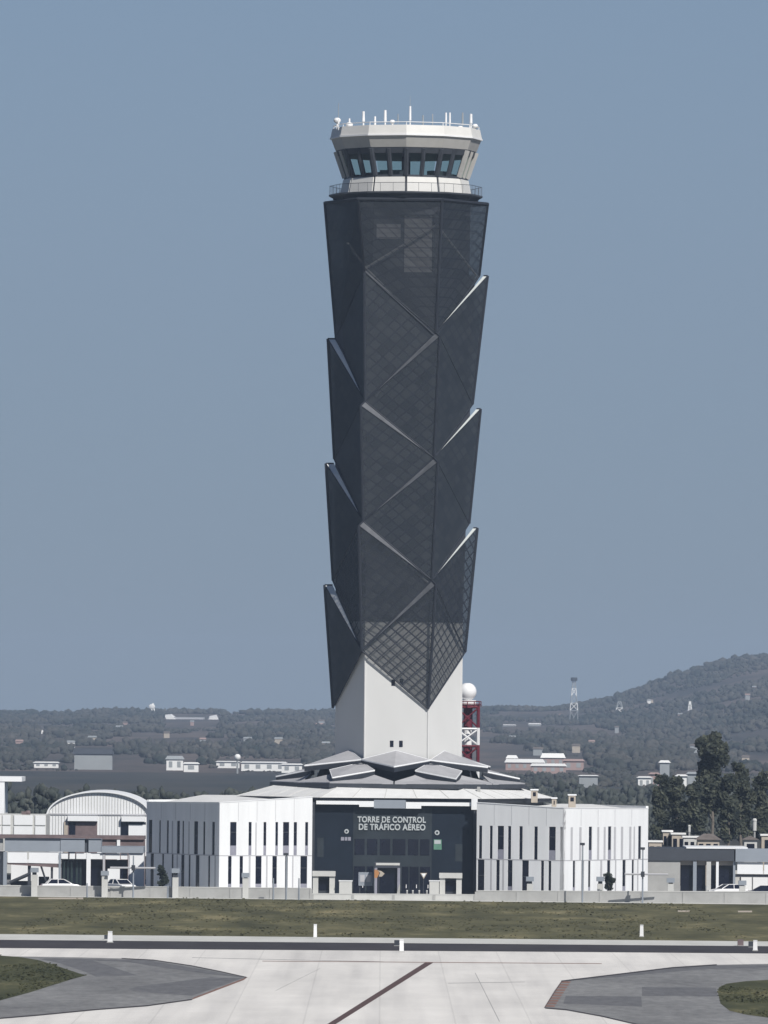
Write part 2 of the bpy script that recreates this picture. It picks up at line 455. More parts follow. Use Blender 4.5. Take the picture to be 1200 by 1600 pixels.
# grass tufts on the islands and on the strip: nobody could count them
def tufts(name, poly, n, hgt, m, seed):
    rnd = random.Random(seed); mb = MB()
    P = [gnd(x, y) for x, y in poly]
    def inside(x, y):
        c = False; j = len(P) - 1
        for i in range(len(P)):
            if (P[i].y > y) != (P[j].y > y) and x < (P[j].x - P[i].x) * (y - P[i].y) / (P[j].y - P[i].y) + P[i].x: c = not c
            j = i
        return c
    x0, x1 = max(-34, min(p.x for p in P)), min(34, max(p.x for p in P)); y0, y1 = min(p.y for p in P), max(p.y for p in P)
    k = 0; tries = 0
    while k < n and tries < n * 12:
        tries += 1
        x, y = rnd.uniform(x0, x1), rnd.uniform(y0, y1)
        if not inside(x, y) or noise.noise(Vector((x * .12, y * .04, seed))) < -0.15: continue
        k += 1
        h = hgt * rnd.uniform(.4, 1.2); w = rnd.uniform(.06, .2)
        for q in range(3):
            a = rnd.uniform(0, pi); dx, dy = cos(a) * w, sin(a) * w; l = rnd.uniform(-.15, .15)
            mb.face([(x - dx, y - dy, .02), (x + dx, y + dy, .02), (x + dx * .3 + l, y + dy * .3, h), (x - dx * .5 + l, y - dy * .5, h * .9)])
    return tag(mb.build(name, m), 'ragged low grass tufts growing over the ground', 'grass', kind='stuff')
o = tufts('grass_tufts', gl[1:-1], 900, .12, M['grasswild'], 3); o['label'] = 'ragged grass tufts on the grass island at the left edge'
o = tufts('grass_tufts', gr_[1:-1], 900, .12, M['grasswild'], 5); o['label'] = 'ragged grass tufts on the grass island at the right edge'

o = tufts('grass_tufts', [(-10, 1400), (1210, 1414), (1210, 1470), (-10, 1459)], 2600, .13, M['grass'], 9); o['label'] = 'dry grass tufts along the strip in front of the low wall'
# sealed joints and dark seams along the shoulder edges
def seam_line(pts, w0):   # one short sheet per stretch
    for k in range(len(pts) - 1):
        a, b = Vector(pts[k]), Vector(pts[k + 1]); 
        sheet('sealed_joint', [(a.x, a.y - w0), (b.x, b.y - w0), (b.x, b.y + w0), (a.x, a.y + w0)], 0.0215, M['strip'])
seam_line([(-200, 1608), (0, 1591), (60, 1586), (150, 1577.3), (230, 1571.3), (300, 1561.5)], .8)
seam_line([(852, 1574.8), (885, 1577.5), (940, 1587.5), (1000, 1601.5), (1060, 1616)], .8)
seam_line([(190, 1497.5), (240, 1500), (300, 1509), (345, 1518), (385, 1527)], .7)
seam_line([(877, 1533), (960, 1523), (1050, 1512), (1120, 1507.5)], 1.0)
for (a, b, c, d) in ((430, 1548, 500, 1513), (780, 1596, 742, 1520), (600, 1502.5, 300, 1496), (700, 1536, 820, 1534)):
    sheet('sealed_joint', [(a, b), (a + .9, b), (c + .7, d), (c, d)] if abs(a - c) < 100 else [(a, b), (c, d), (c, d + .5), (a, b + .5)], 0.0055, M['asphalt'])
# ---------------------------------------------------------------- hills
RID = [(-1800, 1112), (-600, 1114), (0, 1117), (100, 1117), (180, 1114), (300, 1115), (500, 1116), (560, 1116), (720, 1110), (850, 1110), (900, 1106), (950, 1095), (1000, 1078), (1050, 1058), (1100, 1043), (1150, 1031), (1200, 1027), (1320, 1030), (1600, 1055), (2200, 1090), (3000, 1105)]
RIDX = [(at(px, py, 7000).x, at(px, py, 7000).z) for px, py in RID]
RIDX = [(-9000, 24)] + RIDX + [(9000, 30)]
rx = np.array([a for a, b in RIDX]); rz = np.array([b for a, b in RIDX])
def nz(x, y, s, seed=0): return noise.noise(Vector((x * s, y * s, seed)))
def hz(x, y):
    if y < 3100: return 0.0
    r = float(np.interp(x, rx, rz))
    t = min(1.0, (y - 3100) / 3900.0)
    t = t ** 1.15
    z = r * t
    z += (2.2 * nz(x, y * .5, 1 / 260., 1) + 1.0 * nz(x, y * .5, 1 / 90., 2)) * math.sin(pi * min(1, t)) * min(1, t * 4)
    if y > 7000: z -= (y - 7000) * 0.02
    return max(z, -2) + 0.25 * t
xsn = sorted(set([float(v) for v in np.concatenate([np.arange(-3200, -700, 120), np.arange(-700, 700, 14), np.arange(700, 3300, 120)])]))
ysn = list(np.arange(3100, 8300, 55))
hv = [(x, y, hz(x, y) - (0.5 if y < 3150 else 0)) for y in ysn for x in xsn]
nx = len(xsn)
hf = [(j * nx + i, j * nx + i + 1, (j + 1) * nx + i + 1, (j + 1) * nx + i) for j in range(len(ysn) - 1) for i in range(nx - 1)]
me = bpy.data.meshes.new('hills'); me.from_pydata(hv, [], hf); me.materials.append(M['hills'])
for p in me.polygons: p.use_smooth = True
ho = bpy.data.objects.new('hills', me); scene.collection.objects.link(ho); ho['kind'] = 'structure'

# woodland masses: many small crowns
def ico(sub):
    bm = bmesh.new(); bmesh.ops.create_icosphere(bm, subdivisions=sub, radius=1)
    v = np.array([tuple(q.co) for q in bm.verts]); f = np.array([[w.index for w in q.verts] for q in bm.faces]); bm.free(); return v, f
def crowns(name, pts, m, label, cat, sub=2, seed=1, rough=0.35):
    rs = np.random.RandomState(seed)
    bv, bf = ico(sub); V, Fc = [], []; off = 0
    for (x, y, z, r, h) in pts:
        k = 1 + rs.uniform(-rough, rough, len(bv))[:, None]
        v = bv * k * np.array([r, r, h * .55]) + np.array([x, y, z + h * .5])
        V.append(v); Fc.append(bf + off); off += len(bv)
    V = np.concatenate(V); Fc = np.concatenate(Fc)
    me = bpy.data.meshes.new(name)
    me.vertices.add(len(V)); me.vertices.foreach_set('co', V.ravel())
    me.loops.add(Fc.size); me.loops.foreach_set('vertex_index', Fc.ravel().astype(np.int32))
    me.polygons.add(len(Fc)); me.polygons.foreach_set('loop_start', np.arange(0, Fc.size, 3, dtype=np.int32))
    me.update(calc_edges=True); me.validate(); me.materials.append(m)
    o = bpy.data.objects.new(name, me); scene.collection.objects.link(o)
    return tag(o, label, cat, kind='stuff')
def proj(x, y, z):
    d = MC.transposed() @ (Vector((x, y, z)) - EYE)
    return 600 + d.x / -d.z * F, 800 - d.y / -d.z * F
CLEAR = [(235, 1161, 80, 8), (345, 1158, 50, 9), (450, 1152, 60, 7), (470, 1168, 50, 4), (100, 1158, 30, 5), (900, 1180, 60, 5), (850, 1143, 60, 4), (1000, 1188, 40, 4), (1100, 1185, 30, 5), (960, 1150, 30, 5), (780, 1165, 30, 5)]
KEEP = [(50, 94, 1188, 1201), (112, 178, 1166, 1201), (258, 312, 1178, 1204), (336, 474, 1186, 1203), (255, 343, 1116, 1137), (786, 914, 1174, 1205), (994, 1034, 1205, 1224), (1055, 1106, 1204, 1223), (1186, 1208, 1208, 1222), (903, 936, 1209, 1220), (783, 848, 1128, 1139), (62, 70, 1140, 1160), (364, 378, 1178, 1195)]
rr_ = random.Random(77)
def blocked(x, y, z, h):
    px, pb = proj(x, y, z); pt = pb - h * F / y
    for (cx, cy, a, b) in CLEAR:
        if ((px - cx) / a) ** 2 + ((pb - 2 - cy) / b) ** 2 < .9 + 1.0 * nz(x, y * .3, 1 / 25., 9) + .5 * nz(x, y * .3, 1 / 9., 4): return rr_.random() < .82
    for (x0, x1, y0, y1) in KEEP:
        if x0 < px < x1 and pt < y1 - 1 and pb > y0: return True
    return False
rnd = random.Random(11)
pts = []
for _ in range(62000):
    y = rnd.uniform(2350, 7050); w = 0.055 * y + 40; x = rnd.uniform(-w, w)
    px = x / y * F + 600
    if y < 3150 and px < 480: continue
    if y > 3300:
        if nz(x, y * .22, 1 / 75., 5) + 0.55 * nz(x, y * .22, 1 / 28., 8) < -0.10: continue
    elif nz(x, y * .3, 1 / 60., 6) < 0.02: continue
    z = hz(x, y); h = (1.1 + 3.2 * rnd.random() ** 2.2) * (1.2 if y > 6700 else 1); r = h * rnd.uniform(.35, .75)
    if y < 3300: h *= .6; r *= .7
    if blocked(x, y, z, h): continue
    pts.append((x, y, z - .3, r, h))
    if rnd.random() < .5: pts.append((x + r * rnd.uniform(-1, 1), y - r * .3, z - .3 + h * rnd.uniform(0, .3), r * .55, h * .6))
for _ in range(900):   # the bumpy skyline
    y = rnd.uniform(6850, 7000); x = rnd.uniform(-460, 460); h = rnd.uniform(2.0, 4.6) + 2.0 * max(0, nz(x, 0, 1 / 30., 3)); pts.append((x, y, hz(x, y) - .5, h * rnd.uniform(.6, 1.1), h))
crowns('hillside_woodland', pts, M['wood'], 'hazy dark scrub and woodland covering the distant hills', 'woodland', 1, 2)
pts = []
for _ in range(1700):
    y = rnd.uniform(1500, 2300); x = rnd.uniform(-95, 95) * y / 1500
    if y > 1750 and (x / y * F < -120 or nz(x, y, 1 / 60., 12) < 0): continue
    h = rnd.uniform(3.4, 5.4) + 1.5 * nz(x, y, 1 / 30., 4); w = h * rnd.uniform(.28, .42)
    if blocked(x, y, 0, h): continue
    for q in range(5): pts.append((x + rnd.uniform(-1, 1) * w, y + rnd.uniform(-1, 1) * w, rnd.uniform(-.1, .55) * h, w * rnd.uniform(.35, .65), h * rnd.uniform(.3, .55)))
for _ in range(520):
    y = rnd.uniform(1400, 1500); x = rnd.uniform(-90, 62)
    h = rnd.uniform(3.0, 5) if x > -16 else rnd.uniform(6.0, 8.4) + 1.2 * nz(x, y, 1 / 20., 4)
    w = h * rnd.uniform(.16, .26)
    for q in range(13):
        u = rnd.random()
        pts.append((x + rnd.uniform(-1, 1) * w * (1.15 - u * .6), y + rnd.uniform(-1, 1) * w, h * (.05 + .75 * u), w * rnd.uniform(.25, .5), h * rnd.uniform(.12, .25)))
crowns('tree_belt', pts, M['belt'], 'long belt of grey green trees behind the airfield buildings', 'tree belt', 1, 3)

# ================================================================= CONTROL TOWER
TY = 1000.0
def axis(py): return 0.0
AX = at(617, 1390, TY).x
tower = empty('control_tower', (AX, TY, 0), 'tall airport control tower with dark folded mesh cladding and glazed cab', 'control tower')
zt = lambda py, px=620: Z(px, py, TY)
def hexring(r, z, rot=178.0, n=6, cx=None):
    cx = AX if cx is None else cx
    return [Vector((cx + r * cos(R(rot + 360 / n * k)), TY + r * sin(R(rot + 360 / n * k)), z)) for k in range(n)]
SR = 7.24
SCX = at(622, 1150, TY).x
ZW = zt(967)
MB().hexa(hexring(SR, 9.0, cx=SCX), hexring(SR, ZW, cx=SCX)).build('shaft', M['shaft'], tower)
core = MB().hexa(hexring(SR + .05, ZW, cx=SCX), hexring(SR + .85, zt(430), cx=SCX + .3)).hexa(hexring(SR, zt(430) + .01, cx=SCX + .45), hexring(SR, zt(318), cx=SCX + .6)).build('upper_core', M['core'], tower)
# floor beams round the core
for py in (474, 968):
    MB().hexa(hexring(SR + .12, zt(py) - .3, cx=SCX), hexring(SR + .12, zt(py) + .3, cx=SCX)).build('ring_beam', M['darkmetal'], tower)
cr_ = hexring(SR, 0, cx=SCX)
def onface(a, b, t, off=0.0):
    p = a.lerp(b, t); n = Vector(((b - a).y, -(b - a).x, 0)).normalized()
    return p + n * off
def facebox(mb, a, b, t0, t1, z0, z1, o0, o1):
    P = [onface(a, b, t0, o0), onface(a, b, t1, o0), onface(a, b, t1, o1), onface(a, b, t0, o1)]
    return mb.prism([(p.x, p.y) for p in P], z0, z1)
lp = MB(); facebox(lp, cr_[1], cr_[2], .56, 1.0, zt(472), zt(342), .0, .15); facebox(lp, cr_[2], cr_[3], 0, .55, zt(472), zt(350), .0, .15)
facebox(lp, cr_[1], cr_[2], .12, .5, zt(378), zt(355), 0, .1)
lp.build('light_wall_panel', M['corelight'], tower)
for (px, py) in ((613, 1067), (626, 1066), (611.5, 1162), (626, 1162)):
    t = (px - 568.5) / 100.0
    wv = MB(); facebox(wv, cr_[1], cr_[2], t - .028, t + .028, zt(py) - .36, zt(py) + .36, -.05, .03)
    wv.build('vent_window', M['glassdark'], tower)
# shaft corner pilaster lines
co = MB()
for k in (1, 2, 3):
    p = cr_[k]; co.tube((p.x, p.y, 9), (p.x, p.y, ZW), .10, n=6)
co.build('corner_bead', M['shaft'], tower)

# cladding: folded diamonds centred on the six edges of the skin, each flaring outward at its top
EVEN = [1107, 915, 725, 530]            # A, C, E panel bottoms; tops are the next level up
ODD = [1018, 824, 638, 430]             # B, D, F
BX = {0: [(1107, 521), (915, 521), (725, 523), (530, 526), (318, 521)],
      1: [(1018, 566), (824, 568), (638, 571), (430, 570), (318, 565)],
      2: [(1107, 668), (915, 674), (725, 677), (530, 680), (318, 684)],
      3: [(1018, 726), (824, 732), (638, 737), (430, 748), (318, 752)]}
def rad_y(py): return np.interp(py, [318, 1107], [8.5, 7.62])
def basept(k, py, flare=0.0):
    k = k % 6; r = rad_y(py)
    z = zt(py, 620)
    ys = [0.03, -.85, -.86, -.04, .85, .86][k] * r
    if k < 4:
        t = BX[k]; x = at(np.interp(py, [q[0] for q in t][::-1], [q[1] for q in t][::-1]), py, TY).x
    else:
        a = basept(0, py); d = basept(3, py); c = (a.x + d.x) / 2
        m_ = basept({4: 2, 5: 1}[k], py); x = m_.x
    ang = R(178 + 60 * k)
    return Vector((x + flare * cos(ang), TY + ys + flare * sin(ang), z))
FL = 1.02
def panel(k, lo, top, lat, mk='mesh', hgt_flare=FL):
    """diamond on edge k: bottom at lo, apex at top, side corners at lat on the neighbouring edges"""
    if k % 6 == 1 and top == 430: hgt_flare = .12
    up = 7
    P0, PT, PI = basept(k, lo - (up if lo < 1018 else 0), .06), basept(k, top, hgt_flare), (basept(k, top, .55) if k == 3 else basept(k, top, .1) if k == 0 else basept(k, top - up, .05))
    mb = MB(); cap = MB(); tr = MB()
    for s in (-1, 1):
        L = basept(k + s, lat - (up if lat < 1018 else 0), .06)
        d1 = (PT - L); d2 = (L - P0); l1, l2 = d1.length, d2.length
        n1, n2 = round(l2 / 1.05), round(l1 / 1.05)
        mb.face([P0, L, PT], [(0, 0), (n1, 0), (n1, n2)] if True else None)
        cap.face([L, PT, PI])
        tr.tube(P0, L, .10, n=6); tr.tube(L, PT, .06, n=6)
        m1 = PT.lerp(PI, .5)
    o = mb.build('cladding_panel', M[mk], tower)
    cap.build('panel_cap', M['capsunlit' if k == 0 else 'cap' if k == 3 else 'capgrey'], o)
    tr.build('edge_trim', M['frame'], o)
    MB().tube(P0, PT, .17, n=6).build('spine', M['frame'], o)
    br = MB(); br.tube(PT, PI, .1, n=6); br.build('bracket', M['frame'], o)
for k in range(6):
    lv, ol = (EVEN, ODD) if k % 2 == 0 else (ODD, EVEN)
    for i, lo in enumerate(lv):
        if i + 1 >= len(lv): continue
        top = lv[i + 1]
        lat = ODD[i] if k % 2 == 0 else EVEN[i + 1]
        panel(k, lo, top, lat, 'meshopen' if (i == 0 and k in (1, 2, 3)) else 'mesh')
# crown pieces reaching the flat rim
for k in (0, 2, 4):
    mb = MB(); tr = MB()
    P0 = basept(k, 530, .06); T = basept(k, 318, 1.0)
    for s in (-1, 1):
        L = basept(k + s, 430, .06); LT = basept(k + s, 318, .75)
        mb.face([P0, L, LT, T], [(0, 0), (8, 0), (14, 6), (14, 14)])
        tr.tube(P0, L, .13, n=6); tr.tube(LT, T, .2, n=6); tr.tube(L, LT, .15, n=6)
    o = mb.build('cladding_panel', M['mesh' if k == 0 else 'meshmid'], tower)
    tr.build('edge_trim', M['frame'], o); MB().tube(P0, T, .17, n=6).build('spine', M['frame'], o)
# ribs of the inner frame seen through the mesh
rb = MB()
for (a, b) in (((1, 424), (2, 356)), ((1, 424), (2, 530)), ((2, 356), (3, 430)), ((1, 638), (2, 530)), ((1, 638), (2, 725)), ((2, 530), (3, 638)), ((1, 824), (2, 725)), ((1, 824), (2, 915)), ((2, 725), (3, 824)), ((0, 356), (1, 424)), ((0, 530), (1, 424))):
    p, q = basept(*a), basept(*b); c = Vector((SCX, TY, 0))
    f = lambda v: Vector((c.x + (v.x - c.x) * .97, c.y + (v.y - c.y) * .97, v.z))
    rb.tube(f(p), f(q), .13, n=6)
rb.build('inner_brace', M['corelight'], tower)

# rim deck, balcony and cab
TX = at(634, 300, TY).x
def dodec(r, z, rot=0.0, n=12):
    return [Vector((TX + r * cos(R(rot - 90 + 30 * k)), TY + r * sin(R(rot - 90 + 30 * k)), z)) for k in range(n)]
zz = lambda py: Z(634, py, TY)
MB().hexa(dodec(8.0, zz(320)), dodec(8.4, zz(312))).build('upper_collar', M['darkmetal'], tower)
MB().hexa(dodec(8.3, zz(312)), dodec(8.85, zz(308))).hexa(dodec(8.85, zz(308)), dodec(8.85, zz(305.5))).build('balcony_deck', M['darkmetal'], tower)
rl = MB(); rl.band(dodec(8.75, zz(305.5)), dodec(8.75, zz(292)))
rl.build('balcony_railing', M['railglass'], tower)
h1, h2 = dodec(8.75, zz(292)), dodec(8.75, zz(305.5))
hr = MB()
for k in range(12):
    hr.tube(h1[k], h1[(k + 1) % 12], .03, n=5)
    for q in range(3):
        t = q / 3; hr.tube(h1[k].lerp(h1[(k + 1) % 12], t), h2[k].lerp(h2[(k + 1) % 12], t), .02, n=5)
hr.build('handrail', M['darkmetal'], tower)
# white parapet panels around the cab base, one per face
pa, pb = dodec(7.45, zz(306)), dodec(7.1, zz(282))
for k in range(12):
    a, b, c, d = pa[k], pa[(k + 1) % 12], pb[(k + 1) % 12], pb[k]
    a2, b2 = a.lerp(b, .03), a.lerp(b, .97); d2, c2 = d.lerp(c, .03), d.lerp(c, .97)
    n = Vector(((b - a).y, -(b - a).x, 0)).normalized() * .15
    mb = MB().hexa([a2, b2, c2, d2], [a2 - n * -1, b2 + n, c2 + n, d2 + n])
    o = mb.build('parapet_panel', M['cab'], tower)
MB().hexa(dodec(7.38, zz(306)), dodec(7.0, zz(283))).build('cab_base', M['darkmetal'], tower)
# glazing leaning outwards
g0, g1 = dodec(7.0, zz(279)), dodec(8.05, zz(238))
MB().hexa(dodec(7.12, zz(283)), dodec(7.12, zz(278.5))).build('window_sill', M['darkmetal'], tower)
for k in range(12):
    a, b, c, d = g0[k], g0[(k + 1) % 12], g1[(k + 1) % 12], g1[k]
    for (t0, t1) in ((.12, .44), (.56, .88)):
        pane = MB().face([a.lerp(b, t0), a.lerp(b, t1), d.lerp(c, t1), d.lerp(c, t0)])
        pane.build('window_pane', M['cabglass'], tower)
    heavy = k in (2, 3, 8, 9)
    fr = MB(); w = .34 if heavy else .30
    fr.tube(a, d, w, n=6)
    fr.tube(a.lerp(b, .5), d.lerp(c, .5), .26, n=6)
    fr.build('mullion', M['cabtan'] if heavy else M['darkmetal'], tower)
hd = MB(); hd.hexa(dodec(7.90, zz(245.5)), dodec(8.10, zz(236))); hd.build('window_header', M['darkmetal'], tower)
# interior: dark lift core, desks
MB().hexa(dodec(.5, zz(283)), dodec(.5, zz(240))).build('lift_core', M['core'], tower)
ds = MB()
for k in range(12):
    a, b = dodec(6.0, zz(279))[k], dodec(6.0, zz(279))[(k + 1) % 12]
    if k % 3: ds.prism([(a.x, a.y), (b.x, b.y), (TX + (b.x - TX) * .8, TY + (b.y - TY) * .8), (TX + (a.x - TX) * .8, TY + (a.y - TY) * .8)], zz(280), zz(273.5 - 3 * (k % 2)))
ds.build('control_desk', M['core'], tower)
# upper mass: leaning lower fascia, lip, parapet
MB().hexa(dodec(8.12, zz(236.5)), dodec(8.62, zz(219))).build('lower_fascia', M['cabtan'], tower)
MB().hexa(dodec(8.80, zz(219)), dodec(8.80, zz(216.5))).build('fascia_lip', M['white_s'], tower)
MB().hexa(dodec(8.72, zz(216.5)), dodec(8.50, zz(202.5))).build('roof_parapet', M['cab'], tower)
rimr = MB()
pr, pq = dodec(8.35, zz(198)), dodec(8.35, zz(203))
for k in range(12):
    rimr.tube(pr[k], pr[(k + 1) % 12], .05, n=5); rimr.tube(pq[k], pr[k], .05, n=5)
rimr.build('roof_railing', M['white_s'], tower)
# antennas on the roof: px, top, bottom, radius, depth offset, material
ANT = [(529, 186, 204, .09, -3, 'white_s'), (546, 185, 203, .12, 1, 'white_s'), (568, 174, 198, .17, -2, 'white_s'), (586, 182, 203, .14, 3, 'white_s'), (602, 172, 198, .17, -1, 'white_s'), (614, 188, 203, .08, 2, 'cabtan'),
       (622, 178, 200, .07, -4, 'fargrey'), (641, 166, 202, .14, 0, 'white_s'), (661, 180, 203, .09, 4, 'fargrey'), (676, 178, 203, .07, 3, 'fargrey'), (697, 176, 204, .12, -2, 'white_s'), (703, 176, 204, .12, 0, 'white_s'), (723, 176, 203, .11, 2, 'fargrey'), (736, 178, 203, .18, -1, 'white_s')]
ZR = zz(203)
for (px, t, b, r, dy, mm) in ANT:
    p = at(px, t, TY + dy); a = MB(); a.tube((p.x, TY + dy, ZR - .3), (p.x, TY + dy, p.z - (p.z - ZR) * .55), r * .55, n=6)
    a.tube((p.x, TY + dy, p.z - (p.z - ZR) * .6), (p.x, TY + dy, p.z), r, r * .8, n=8)
    a.build('antenna', M[mm], tower)
for (px, py, r) in ((527, 190, .42), (546, 197, .42), (613, 192, .3), (742, 199, .35), (650, 200, .3), (719, 202, .35)):
    p = at(px, py, TY); a = MB(); a.tube((p.x, TY - 2, ZR - .2), (p.x, TY - 2, p.z), .1, n=6); a.ball((p.x, TY - 2, p.z), r, 6, (1, 1, .8))
    a.build('radome', M['white_s'], tower)
p = at(529, 160, TY); MB().tube((p.x, TY + 1, ZR), (p.x, TY + 1, p.z), .05, .03, n=5).build('lightning_rod', M['fargrey'], tower)
p = at(641, 150, TY); MB().tube((p.x, TY, ZR), (p.x, TY, p.z), .04, .02, n=5).build('lightning_rod', M['fargrey'], tower)

# ================================================================= BASE BUILDING
base = empty('tower_base_building', (AX, 985, 0), 'white two storey building with slotted wings and dark portal around the tower foot', 'building')
YC, YP = 975.0, 984.0
def wing(side, corner, inner, outer, ztc, zti, zto, slots_in, slots_out, zl):
    """corner = px of the projecting corner, inner = px of the end at the portal, outer = px of the far end"""
    C = Vector((X(corner, YC), YC, 0))
    I = Vector((X(inner, YC + 6.2), YC + 6.2, 0))
    O = Vector((X(outer, YC + 15.5), YC + 15.5, 0))
    zc, zi, zo = Z(corner, ztc, YC), Z(inner, zti, YC + 6), Z(outer, zto, YC + 15.5)
    grey = None
    for (A, B, pa_, pb_, za, zb, slots, face) in ((C, I, corner, inner, zc, zi, slots_in, 'inner'), (C, O, corner, outer, zc, zo, slots_out, 'outer')):
        # order so that the outward normal faces the viewer: left to right
        if A.x > B.x: A, B, pa_, pb_, za, zb = B, A, pb_, pa_, zb, za
        n = Vector(((B - A).y, -(B - A).x, 0)).normalized()
        T = 0.45
        wall = MB(); reveal = MB()
        def bx(mb, t0, t1, z0a, z0b, z1a, z1b, o0=0.0, o1=-T):
            a, b = A.lerp(B, t0), A.lerp(B, t1)
            P = [a + n * o0, b + n * o0, b + n * o1, a + n * o1]
            mb.prism([(q.x, q.y) for q in P], [z0a, z0b, z0b, z0a], [z1a, z1b, z1b, z1a])
        tof = lambda px: (px - pa_) / (pb_ - pa_)
        zu0, zu1, zl0 = zl
        zt_ = lambda t: za + (zb - za) * t
        bx(wall, 0, 1, zu1, zu1, za, zb)
        for (lst, z0, z1) in ((slots[0], zu0, zu1), (slots[1], zl0, zu0)):
            cur = 0.0
            for (s0, s1, kind) in sorted(lst):
                t0, t1 = tof(s0), tof(s1)
                if kind != 'g': 
                    if t0 > cur: bx(wall, cur, t0, z0, z0, z1, z1)
                    cur = t1
            if cur < 1: bx(wall, cur, 1, z0, z0, z1, z1)
        wall.box(A.x, A.x + .01, A.y + 1, A.y + 1.01, 1, 1.01)
        w = wall.build('wall', M['white'], base)
        band = MB(); a0 = .001
        bx(band, 0.0, 1.0, zu0 - .05, zu0 - .05, zu0 + .05, zu0 + .05, .02, .003); [bx(band, q, q + .004, zu1 + .1, zu1 + .1, zt_(q) - .1, zt_(q) - .1, .012, .002) for q in (.2, .4, .6, .8)]; band.build('storey_joint', M['reveal'], base)
        for (lst, z0, z1) in ((slots[0], zu0, zu1), (slots[1], zl0, zu0)):
            for (s0, s1, kind) in lst:
                t0, t1 = tof(s0), tof(s1)
                if kind == 'g':      # shallow grey fin beside the plaster panel
                    mb = MB(); bx(mb, t0, t1, z0 + .05, z0 + .05, z1 - .05, z1 - .05, .012, .002); mb.build('fin', M['reveal'], base)
                    continue
                zs = z0 + (z1 - z0) * (.30 if kind == 's' else 0.02)
                mb = MB(); bx(mb, t0, t1, zs, zs, z1 - .02, z1 - .02, -.07, -.12); win = mb.build('window', M['glassdark'], base)
                if kind == 's':
                    mb = MB(); bx(mb, t0, t1, z0 + .02, z0 + .02, zs, zs, -.045, -.12); mb.build('spandrel', M['spandrel'], win)
                fr = MB(); bx(fr, t0, t1, zs + (z1 - zs) * .55, zs + (z1 - zs) * .55, zs + (z1 - zs) * .55 + .08, zs + (z1 - zs) * .55 + .08, -.045, -.068); fr.build('frame', M['darkmetal'], win)
        cp = MB(); bx(cp, 0, 1, za + .001, zb + .001, za + .08, zb + .08, .05, -T - .05); cp.build('coping', M['white2'], base)
    # side and back walls, roof
    Bk = Vector((O.x + (6 if side < 0 else -6), O.y + 12, 0)); Bi = Vector((I.x, I.y + 22, 0))
    rf = MB(); rp = [O, C, I, Bi, Bk] if side < 0 else [Bk, Bi, I, C, O]
    cen = sum(rp, Vector()) / 5
    rp2 = [cen + (q - cen) * .97 for q in rp]
    zr = [zo - .25 if q is O else zc - .25 if q is C else zi - .3 if q is I else (zo + (.8 if side < 0 else .35)) for q in rp]
    rf.hexa([Vector((q.x, q.y, 4.9)) for q in rp2], [Vector((q.x, q.y, zr[i])) for i, q in enumerate(rp2)])
    rf.build('wing_roof', M['roofwhite'], base)
    sd_ = MB()
    for (A, B) in ((O, Bk), (Bk, Bi)):
        n = Vector(((B - A).y, -(B - A).x, 0)).normalized() * (.3 if side < 0 else -.3)
        sd_.prism([(A.x, A.y), (B.x, B.y), (B.x + n.x, B.y + n.y), (A.x + n.x, A.y + n.y)], 0, zo + (.3 if B is Bi or B is Bk else 0))
    sd_.build('rear_wall', M['white'], base)
zu1, zu0 = Z(420, 1284.5, 978), Z(420, 1337, 978)
wing(-1, 342, 487, 228, 1254.5, 1245.5, 1253.5,
     ([(358.7, 368.5, 's'), (387.5, 392, 's'), (410.7, 415, 's'), (429.3, 433.3, 's'), (441.3, 450.7, 's'), (458, 463, 's'), (476, 480.5, 's'), (398, 400, 'g')],
      [(356, 361.3, 's'), (374, 379, 's'), (398.7, 408, 's'), (425, 432, 's'), (445, 449, 'd'), (469, 479.5, 's'), (388, 391, 'g'), (415, 417.5, 'g'), (456, 458, 'g')]),
     ([(231.5, 237, 'd'), (248, 250.5, 'd'), (260, 263, 'd'), (276, 280.5, 'd'), (284.5, 287, 'd'), (302.7, 308.8, 'd'), (317, 320, 'd'), (330.7, 334.7, 'd'), (268, 270, 'g'), (294, 296, 'g')],
      [(234.7, 240, 'd'), (253, 256, 'd'), (268, 271, 'd'), (283, 288, 'd'), (294.5, 297.5, 'd'), (305.5, 311.5, 'd'), (325, 328, 'd'), (276, 278, 'g'), (335, 337, 'g')]),
     (zu0, zu1, 0.0))
zu1r, zu0r = Z(820, 1291, 978), Z(820, 1343.5, 978)
wing(1, 880, 744, 1012, 1263, 1254.5, 1263.5,
     ([(747.5, 752.5, 'd'), (764.5, 769, 'd'), (776.8, 786.7, 's'), (793, 798, 'd'), (810.7, 816, 'd'), (834, 839.5, 'd'), (857, 867.5, 's')],
      [(746, 756.5, 'd'), (775, 780.5, 'd'), (793, 800.5, 's'), (815.5, 826, 'd'), (845, 849.6, 'd'), (856.5, 861, 'd'), (785, 787.5, 'g'), (766, 768.5, 'g')]),
     ([(919, 924, 's'), (949, 954, 's'), (996.5, 1001, 'd'), (890.7, 894, 'g'), (904, 907.5, 'g'), (932, 935, 'g'), (942, 945, 'g'), (958, 961, 'g'), (969, 972.5, 'g'), (982, 985.5, 'g'), (989, 991, 'g')],
      [(894.7, 898.3, 's'), (908, 912, 'd'), (918.5, 922, 's'), (948, 953, 'd'), (972, 977, 's'), (986.7, 990, 'd'), (937, 940, 'g'), (960, 962, 'g'), (995, 997, 'g')]),
     (zu0r, zu1r, 0.0))

